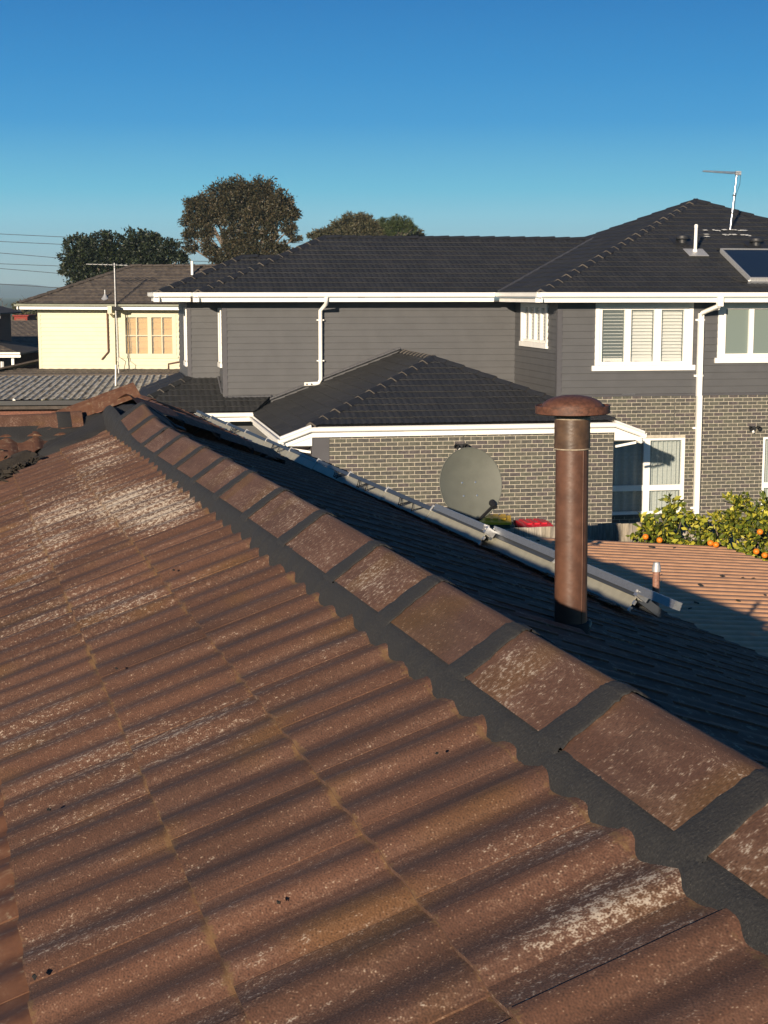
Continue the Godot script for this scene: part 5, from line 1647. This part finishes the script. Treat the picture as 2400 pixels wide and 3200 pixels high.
func far_places() -> void:
	var h := thing("brown_far_house", "low brown tiled house far left beyond the cream house", "house", Vector3(1.0, 0, -70.2), -14.0)
	var tl := []
	lay(tl, h.transform, Vector3(-12, 2.95, 0), Vector3(1, 0, 0), Vector3(0, 0.16, -0.987), [Vector2(0, 0), Vector2(17.5, 0), Vector2(17.5, 7.3), Vector2(0, 7.3)], 0.3, 0.33, 0.0, 0.0, wave(0.012, 0.3), [0.0, 0.1, 0.2, 0.3], 0.022, 0.026, M.cream_tile, true)
	commit(h, "roof_tile", tl, 60)
	roof_body(h, [[Vector3(-12, 2.9, 0), Vector3(5.5, 2.9, 0), Vector3(5.5, 4.06, -7.2), Vector3(-12, 4.06, -7.2)], [Vector3(5.5, 2.9, -14), Vector3(-12, 2.9, -14), Vector3(-12, 4.06, -7.2), Vector3(5.5, 4.06, -7.2)]], M.far_tile)
	gutter_run(h, Vector3(-12, 2.97, 0), Vector3(5.5, 2.97, 0), Vector3(0, 0, 1), M.white, 0.09, false)
	pbox(h, "wall", Vector3(-11.6, 0, -13.5), Vector3(5.2, 2.9, -0.5), M.wall_brick)
	pbox(h, "window", Vector3(-1.2, 1.2, -0.499), Vector3(1.0, 2.4, -0.45), M.solar_glass)
	var p := thing("porch", "small hipped brown porch roof with white gutter at the far left edge", "porch", Vector3(0.2, 0, -61.9), -14.0)
	tl = []
	lay(tl, p.transform, Vector3(-6, 3.16, 0), Vector3(1, 0, 0), Vector3(0, 0.28, -0.96), [Vector2(0, 0), Vector2(8.9, 0), Vector2(6.4, 2.6), Vector2(0, 2.6)], 0.3, 0.33, 0.0, 0.0, wave(0.012, 0.3), [0.0, 0.1, 0.2, 0.3], 0.022, 0.026, M.cream_tile, true)
	commit(p, "roof_tile", tl, 40)
	roof_body(p, [[Vector3(-6, 3.12, 0), Vector3(2.9, 3.12, 0), Vector3(0.4, 3.85, -2.5), Vector3(-6, 3.85, -2.5)], [Vector3(2.9, 3.12, -6), Vector3(0.4, 3.85, -2.5), Vector3(2.9, 3.12, 0)]], M.far_tile)
	gutter_run(p, Vector3(-6, 3.18, 0), Vector3(2.95, 3.18, 0), Vector3(0, 0, 1), M.white, 0.09, true)
	for x in [-3.0, 0.0, 2.6]:
		pbox(p, "post", Vector3(x - 0.05, 0, -0.3), Vector3(x + 0.05, 3.0, -0.2), M.white)
	var rows := []
	for i in 41:
		var x := 0.4 + i * 0.045
		rows.append([Vector3(x, 1.4, -0.5 + 0.04 * sin(i * 1.3)), Vector3(x, 2.8, -0.5 + 0.04 * sin(i * 1.3))])
	part(p, "blind", strip(rows), M.galv)
	var g := thing("gabled_house", "distant house with dark hipped roof and white gutter at the picture's left edge", "house", Vector3(-0.6, 0, -63.5), -14.0)
	roof_body(g, [[Vector3(-8, 4.66, 0), Vector3(3.0, 4.66, 0), Vector3(1.0, 5.35, -2.5), Vector3(-8, 5.35, -2.5)], [Vector3(3.0, 4.66, -5), Vector3(1.0, 5.35, -2.5), Vector3(3.0, 4.66, 0)]], M.far_tile)
	gutter_run(g, Vector3(-8, 4.66, 0.02), Vector3(3.1, 4.66, 0.02), Vector3(0, 0, 1), M.white, 0.1, true)
	pbox(g, "wall", Vector3(-8, 0, -4.5), Vector3(2.6, 4.6, -0.5), M.wall_brick)
	pbox(g, "window", Vector3(0.9, 3.2, -0.499), Vector3(1.9, 4.3, -0.46), M.solar_glass)
	var r := thing("red_shed", "small red shed wall far off beside the dark fence", "shed", Vector3(4.25, 0, -82.7), -16.0)
	pbox(r, "wall", Vector3(-0.38, 0, -2.0), Vector3(0.3, 4.26, 0), M.red_paint)
	pbox(r, "roof", Vector3(-0.45, 4.261, -2.1), Vector3(0.38, 4.32, 0.08), M.red_paint)
	pbox(r, "panel", Vector3(-0.28, 3.6, 0.001), Vector3(0.2, 4.14, 0.02), M.wall_brick)
	var f := thing("dark_fence", "dark paling fence between the distant roofs", "fence", Vector3(3.0, 0, -82.0), -16.0)
	for i in 30:
		pbox(f, "paling", Vector3(-4.0 + i * 0.16, 2.0, 0), Vector3(-3.85 + i * 0.16, 4.25, 0.02), M.far_tile)
	pbox(f, "rail", Vector3(-4, 3.9, -0.06), Vector3(0.9, 4.0, -0.001), M.far_tile)
	# power lines high behind the trees
	var runs := [[10.43, 10.14, 9.98, 9.45], [9.8, 9.52, 9.42, 8.9], [8.84, 8.32, 8.18, 7.8], [7.94, 7.71, 7.62, 7.3], [7.54, 7.03, 6.93, 6.6], [6.23, 5.84, 5.69, 5.5]]
	var names := ["topmost power line above the trees at left", "second power line from the top", "third power line from the top, faint", "fourth power line from the top", "fifth power line from the top", "lowest power line, just above the hills"]
	for i in runs.size():
		var y: Array = runs[i]
		var lo := Vector3(-14.0, y[0] + 1.35, -141.6)
		var path := [lo, Vector3(-4.3, y[0] + 0.55, -138.7), Vector3(5.44, y[0], -135.8), Vector3(11.37, y[1], -134.07), Vector3(19.96, y[2], -131.57), Vector3(33.97, y[3] + 0.1, -127.44), Vector3(50, y[3] + 0.2, -122.6)]
		var o := thing("power_line", names[i], "cable", Vector3.ZERO, 0, "power lines")
		part(o, "wire", tube_mesh(path, [0.024], 5), M.wire)
	for q in [[Vector3(-14, 0, -141.6), "timber power pole beyond the left edge"], [Vector3(50, 0, -122.6), "timber power pole hidden behind the grey roof"]]:
		var o := thing("power_pole", q[1], "pole", q[0], -16, "power poles")
		part(o, "pole", tube_mesh([Vector3.ZERO, Vector3(0, 9.7, 0)], [0.2, 0.13], 10), M.trunk)
		pbox(o, "cross_arm", Vector3(-0.1, 9.2, -1.1), Vector3(0.1, 9.35, 1.1), M.trunk)

func land() -> void:
	var b := MB.new()
	var rows := []
	var gz := [60.0, 20.0, 0.0, -16.0, -17.4, -20.0, -30.0, -60.0, -120.0, -300.0, -1000.0, -4500.0]
	var gx := [-4000.0, -800.0, -150.0, -40.0, 0.0, 40.0, 150.0, 800.0, 4000.0]
	for z in gz:
		var row := []
		for x in gx:
			var y := 0.8 if z > -17.0 else (0.3 if z > -18.0 else 0.0)
			row.append(Vector3(x, y, z))
		rows.append(row)
	var g := part(self, "ground", strip(rows), M.grass)
	g.set_meta("kind", "structure")
	var n := fnl(55, 0.0009, 4)
	var far := []
	for i in 120:
		var a := deg_to_rad(-32.0 + i * 0.75)
		var dir := Vector3(sin(a), 0, -cos(a))
		var row := []
		for q in [[2300.0, 0.0], [2700.0, 0.55], [3000.0, 1.0], [3600.0, 0.0]]:
			var p: Vector3 = dir * q[0]
			row.append(Vector3(p.x, -1.0 + q[1] * (21.0 + 9.0 * n.get_noise_1d(i * 90.0) + 4.0 * n.get_noise_1d(i * 700.0)), p.z))
		far.append(row)
	var hl := part(self, "hills", strip(far), M.hill)
	hl.set_meta("kind", "structure")

func plants() -> void:
	var cit := [Color(0.09, 0.12, 0.012), Color(0.14, 0.17, 0.016), Color(0.26, 0.26, 0.022), Color(0.05, 0.07, 0.01), Color(0.4, 0.36, 0.04)]
	var b1 := [[-0.11, 2.66, 0.37, 0.19], [0.05, 2.89, 0.38, 0.14], [-0.12, 2.81, 0.35, 0.17], [0.15, 2.77, 0.43, 0.17], [-0.29, 2.64, 0.32, 0.14], [0.22, 2.62, 0.47, 0.19], [0.07, 2.98, 0.38, 0.08], [0.36, 2.62, 0.51, 0.17], [-0.32, 2.74, 0.30, 0.08], [0.0, 2.4, 0.25, 0.3], [0.25, 2.35, 0.25, 0.3], [-0.2, 2.4, 0.15, 0.25], [0.1, 2.1, 0.1, 0.3]]
	var b2 := [[-0.10, 2.80, 0.35, 0.22], [-0.24, 2.88, 0.30, 0.17], [-0.11, 3.01, 0.32, 0.10], [0.04, 2.88, 0.39, 0.17], [0.22, 2.84, 0.44, 0.21], [-0.39, 2.69, 0.29, 0.17], [-0.46, 2.73, 0.26, 0.15], [-0.22, 2.58, 0.35, 0.17], [0.0, 2.54, 0.42, 0.19], [0.21, 2.51, 0.49, 0.21], [0.12, 2.99, 0.39, 0.08], [0.33, 2.69, 0.49, 0.19], [-0.05, 2.36, 0.62, 0.24], [0.15, 2.32, 0.85, 0.25], [0.3, 2.35, 0.55, 0.3], [0.45, 2.6, 0.7, 0.25], [-0.3, 2.4, 0.3, 0.25], [0.1, 2.0, 0.4, 0.35]]
	var t1 := tree("orange_tree", "citrus bush with oranges in front of the fence and curtained window", Vector3(8.23, 0.8, -16.76), lower(b1, 0.8), 2600, Vector2(0.085, 0.042), cit, 301, 0.05, "citrus bushes behind the carport roof", 0.35)
	var t2 := tree("orange_tree", "larger citrus bush with oranges at the right edge of the picture", Vector3(9.11, 0.8, -16.29), lower(b2, 0.8), 4200, Vector2(0.085, 0.042), cit, 302, 0.05, "citrus bushes behind the carport roof", 0.35)
	var fruit := MB.new()
	var pr := []
	for i in 11:
		var a := PI * i / 10.0
		pr.append(Vector2(0.036 * sin(a) + 0.0001, -0.034 * cos(a)))
	fruit.lathe(pr, 16)
	var fm := fruit.done()
	for p in [Vector3(7.97, 2.57, -16.07), Vector3(7.84, 2.6, -16.17)]:
		part(t1, "orange", fm, M.orange, Transform3D(Basis(), p - t1.position))
	for p in [Vector3(8.44, 2.57, -15.72), Vector3(8.5, 2.55, -15.7), Vector3(8.86, 2.5, -15.42), Vector3(8.94, 2.46, -15.37), Vector3(8.98, 2.7, -15.56)]:
		part(t2, "orange", fm, M.orange, Transform3D(Basis(), p - t2.position))
	var gum := [Color(0.05, 0.043, 0.019), Color(0.06, 0.046, 0.021), Color(0.042, 0.04, 0.018), Color(0.034, 0.034, 0.016), Color(0.07, 0.052, 0.025)]
	var euc := [[0.11, 8.25, -0.39, 0.50], [-2.07, 10.27, -1.32, 0.77], [-0.79, 10.81, -1.03, 0.91], [0.23, 11.21, -0.79, 0.75], [1.31, 11.03, -0.45, 0.82], [2.29, 10.41, -0.08, 0.77], [2.87, 9.87, 0.17, 0.50], [-2.45, 9.42, -1.30, 0.59], [-1.58, 9.60, -1.07, 0.63], [-0.48, 9.87, -0.80, 0.77], [0.82, 9.78, -0.41, 0.77], [1.91, 9.60, -0.07, 0.72], [2.75, 9.06, 0.26, 0.45], [2.95, 8.48, 0.40, 0.32], [-2.61, 8.70, -1.24, 0.43], [-1.82, 8.88, -1.04, 0.54], [-0.52, 8.70, -0.64, 0.54], [0.61, 8.70, -0.31, 0.63], [1.57, 8.79, -0.05, 0.54], [-2.64, 7.98, -1.14, 0.36], [-1.64, 7.89, -0.84, 0.50], [-0.56, 7.72, -0.50, 0.59], [0.53, 7.81, -0.20, 0.72], [1.61, 7.72, 0.12, 0.68], [2.36, 7.94, 0.31, 0.45], [-1.19, 7.13, -0.60, 0.50], [0.07, 7.13, -0.24, 0.63], [0.94, 7.13, 0.02, 0.54], [0.2, 10.4, -1.8, 0.9], [-1.2, 10.0, -2.0, 0.8], [1.4, 10.2, -1.4, 0.9]]
	tree("gum_tree", "big round-topped brown green gum tree against the sky", Vector3(16.44, 0, -85.66), euc, 64000, Vector2(0.17, 0.07), gum, 303, 0.3, "", 0.5)
	var dk := [Color(0.013, 0.02, 0.009), Color(0.018, 0.027, 0.01), Color(0.01, 0.016, 0.007), Color(0.028, 0.036, 0.011)]
	var dark := [[0.06, 6.87, -0.20, 0.84], [-1.44, 7.77, -0.77, 0.57], [-1.62, 7.02, -0.71, 0.61], [-0.19, 8.00, -0.44, 0.65], [-0.65, 7.47, -0.49, 0.76], [0.52, 7.54, -0.17, 0.76], [1.41, 7.85, 0.05, 0.69], [2.01, 8.00, 0.20, 0.61], [2.35, 7.39, 0.38, 0.76], [3.01, 7.47, 0.56, 0.61], [3.36, 7.02, 0.73, 0.53], [1.24, 7.02, 0.12, 0.76], [-1.28, 6.49, -0.53, 0.69], [-0.70, 6.34, -0.34, 0.69], [2.25, 6.71, 0.46, 0.69], [-1.86, 6.64, -0.72, 0.38], [0.0, 6.9, -1.2, 0.9], [1.5, 7.0, -0.9, 0.9], [-1.0, 5.6, -0.4, 0.9], [1.0, 5.6, 0.2, 1.0], [2.8, 5.8, 0.7, 0.9]]
	tree("dark_tree", "dense dark green tree behind the cream house roof", Vector3(8.19, 0, -77.53), dark, 32000, Vector2(0.17, 0.09), dk, 304, 0.3, "", 0.4)
	var t3 := [[0.15, 9.16, -0.51, 0.79], [-0.33, 9.95, -0.76, 0.63], [0.39, 10.10, -0.58, 0.58], [0.83, 9.79, -0.41, 0.58], [-0.95, 9.58, -0.89, 0.58], [-1.62, 9.32, -1.04, 0.47], [-2.22, 9.32, -1.22, 0.37], [-2.64, 8.96, -1.29, 0.32], [-0.56, 9.16, -0.72, 0.68], [1.07, 9.37, -0.28, 0.63], [1.48, 9.69, -0.20, 0.42], [1.77, 9.22, -0.05, 0.53], [2.58, 9.16, 0.19, 0.53], [3.19, 9.22, 0.36, 0.47], [3.84, 9.16, 0.55, 0.42], [4.09, 9.01, 0.65, 0.32]]
	var ol := [Color(0.065, 0.062, 0.028), Color(0.075, 0.067, 0.031), Color(0.052, 0.052, 0.024), Color(0.09, 0.075, 0.04)]
	tree("feathery_tree", "olive feathery tree showing over the long grey roof ridge", Vector3(26.35, 0, -97.51), t3, 22000, Vector2(0.24, 0.06), ol, 305, 0.25, "", 0.5)
	var pine := [[0.15, 9.26, -0.53, 0.56], [-0.22, 9.76, -0.71, 0.38], [0.27, 9.89, -0.58, 0.38], [0.71, 9.81, -0.45, 0.38], [-0.46, 9.84, -0.79, 0.30], [0.45, 9.46, -0.47, 0.46], [0.94, 9.51, -0.34, 0.35], [1.18, 9.51, -0.27, 0.25], [-0.08, 9.46, -0.62, 0.40]]
	tree("pine_tree", "flat-topped green pine beside the feathery tree on the skyline", Vector3(27.63, 0, -92.94), pine, 8000, Vector2(0.2, 0.035), [Color(0.04, 0.06, 0.016), Color(0.06, 0.075, 0.02), Color(0.03, 0.045, 0.014)], 306, 0.2, "", 0.5)
	# bare tree and scrub at the far left
	var bt := thing("bare_tree", "bare winter tree at the far left above the distant roofs", "tree", Vector3(3.96, 0, -93.4))
	var rr := RandomNumberGenerator.new()
	rr.seed = 77
	part(bt, "trunk", tube_mesh([Vector3.ZERO, Vector3(-0.3, 2.6, 0)], [0.16, 0.1], 8), M.trunk)
	for i in 16:
		var d := Vector3(rr.randfn(0, 0.8), rr.randf_range(1.3, 2.6), rr.randfn(0, 0.8))
		var s := Vector3(-0.3, 2.4, 0)
		var tw := MB.new()
		tw.tube([s, s + d * 0.5 + Vector3(0, 0.1, 0), s + d], [0.05, 0.03, 0.012], 5)
		for k in 12:
			var q := s + d * rr.randf_range(0.4, 1.0)
			var e := q + Vector3(rr.randfn(0, 0.25), rr.randf_range(0.1, 0.5), rr.randfn(0, 0.25))
			tw.tube([q, (q + e) * 0.5 + Vector3(0.03, 0, 0), e], [0.014, 0.01, 0.006], 4)
		part(bt, "branch", tw.done(), M.trunk)
	var sc := [[0.0, 3.6, 0.0, 0.7], [0.9, 3.4, 0.2, 0.7], [1.7, 3.3, 0.1, 0.6], [0.4, 2.8, 0.0, 0.9], [1.4, 2.6, 0.0, 0.9]]
	tree("scrub_tree", "low scrubby tree between the cream house and the distant fence", Vector3(4.6, 0.6, -90.0), sc, 5000, Vector2(0.2, 0.09), [Color(0.07, 0.07, 0.03), Color(0.09, 0.07, 0.04), Color(0.05, 0.06, 0.025)], 307, 0.12)

func lower(blobs: Array, by: float) -> Array:
	var r := []
	for q in blobs:
		r.append([q[0], q[1] - by, q[2], q[3]])
	return r

# ------------------------------------------------------------------ the scene
func _ready() -> void:
	rng.seed = 4
	cam = Camera3D.new()
	cam.name = "camera"
	add_child(cam)
	cam.position = EYE
	cam.rotation = Vector3(-deg_to_rad(8.0617), -deg_to_rad(16.1), 0)
	cam.fov = 36.8127
	cam.near = 0.05
	cam.far = 8000.0
	cam.current = true
	var sky_img := Image.create(64, 2048, false, Image.FORMAT_RGBF)
	var stops := [[0.0000, Color(0.2500, 0.3300, 0.3300)], [0.0040, Color(0.2500, 0.3300, 0.3300)], [0.0245, Color(0.2200, 0.3450, 0.3900)], [0.0490, Color(0.1750, 0.3766, 0.4650)], [0.0657, Color(0.1140, 0.3434, 0.4667)], [0.0860, Color(0.0814, 0.2860, 0.4533)], [0.1070, Color(0.0473, 0.2280, 0.4387)], [0.1370, Color(0.0320, 0.1886, 0.4067)], [0.1860, Color(0.0200, 0.1367, 0.3434)], [0.3000, Color(0.0120, 0.0833, 0.2334)], [0.5000, Color(0.0067, 0.0467, 0.1467)], [1.0000, Color(0.0033, 0.0233, 0.0867)]]
	for y in 2048:
		var el := PI * (0.5 - (y + 0.5) / 2048.0)
		var col := Color(0.12, 0.11, 0.09)
		if el >= 0.0:
			var s := sin(el)
			col = stops[-1][1]
			for k in stops.size() - 1:
				if s >= stops[k][0] and s <= stops[k + 1][0]:
					col = (stops[k][1] as Color).lerp(stops[k + 1][1], (s - stops[k][0]) / (stops[k + 1][0] - stops[k][0]))
		elif el > -0.01:
			col = stops[0][1]
		sky_img.fill_rect(Rect2i(0, y, 64, 1), col)
	var pano := PanoramaSkyMaterial.new()
	pano.panorama = ImageTexture.create_from_image(sky_img)
	var sky := Sky.new()
	sky.sky_material = pano
	var env := Environment.new()
	env.background_mode = Environment.BG_SKY
	env.sky = sky
	env.tonemap_mode = Environment.TONE_MAPPER_LINEAR
	env.tonemap_exposure = 1.5
	env.sdfgi_enabled = true
	env.ssao_enabled = true
	env.ssil_enabled = true
	env.fog_enabled = true
	env.fog_density = 0.0003
	env.fog_light_color = Color(0.22, 0.31, 0.35).linear_to_srgb()
	var we := WorldEnvironment.new()
	we.name = "environment"
	we.environment = env
	add_child(we)
	var sun := DirectionalLight3D.new()
	sun.name = "sun"
	sun.light_energy = 1.55
	sun.light_color = Color(1.0, 0.84, 0.65).linear_to_srgb()
	sun.light_angular_distance = 0.5
	sun.shadow_enabled = true
	add_child(sun)
	sun.look_at_from_position(Vector3.ZERO, SUN_DIR, Vector3.UP)
	make_materials()
	land()
	brown_house()
	grey_house()
	cream_house()
	tan_roof()
	fence()
	iron_carport()
	far_places()
	flue()
	vent_pipe()
	solar()
	dish()
	wheelie(Vector3(10.39, 0.0, -28.1), -20.0, M.yellow, "bin with a yellow lid, the nearer of two, against the brick wall")
	wheelie(Vector3(10.0, 0.0, -28.4), -5.0, M.yellow, "bin with a yellow lid half hidden behind the satellite dish")
	wheelie(Vector3(11.1, -0.09, -27.9), -4.0, M.red, "bin with a red lid right of the yellow ones")
	grey_roof_things()
	mast_antenna()
	plants()
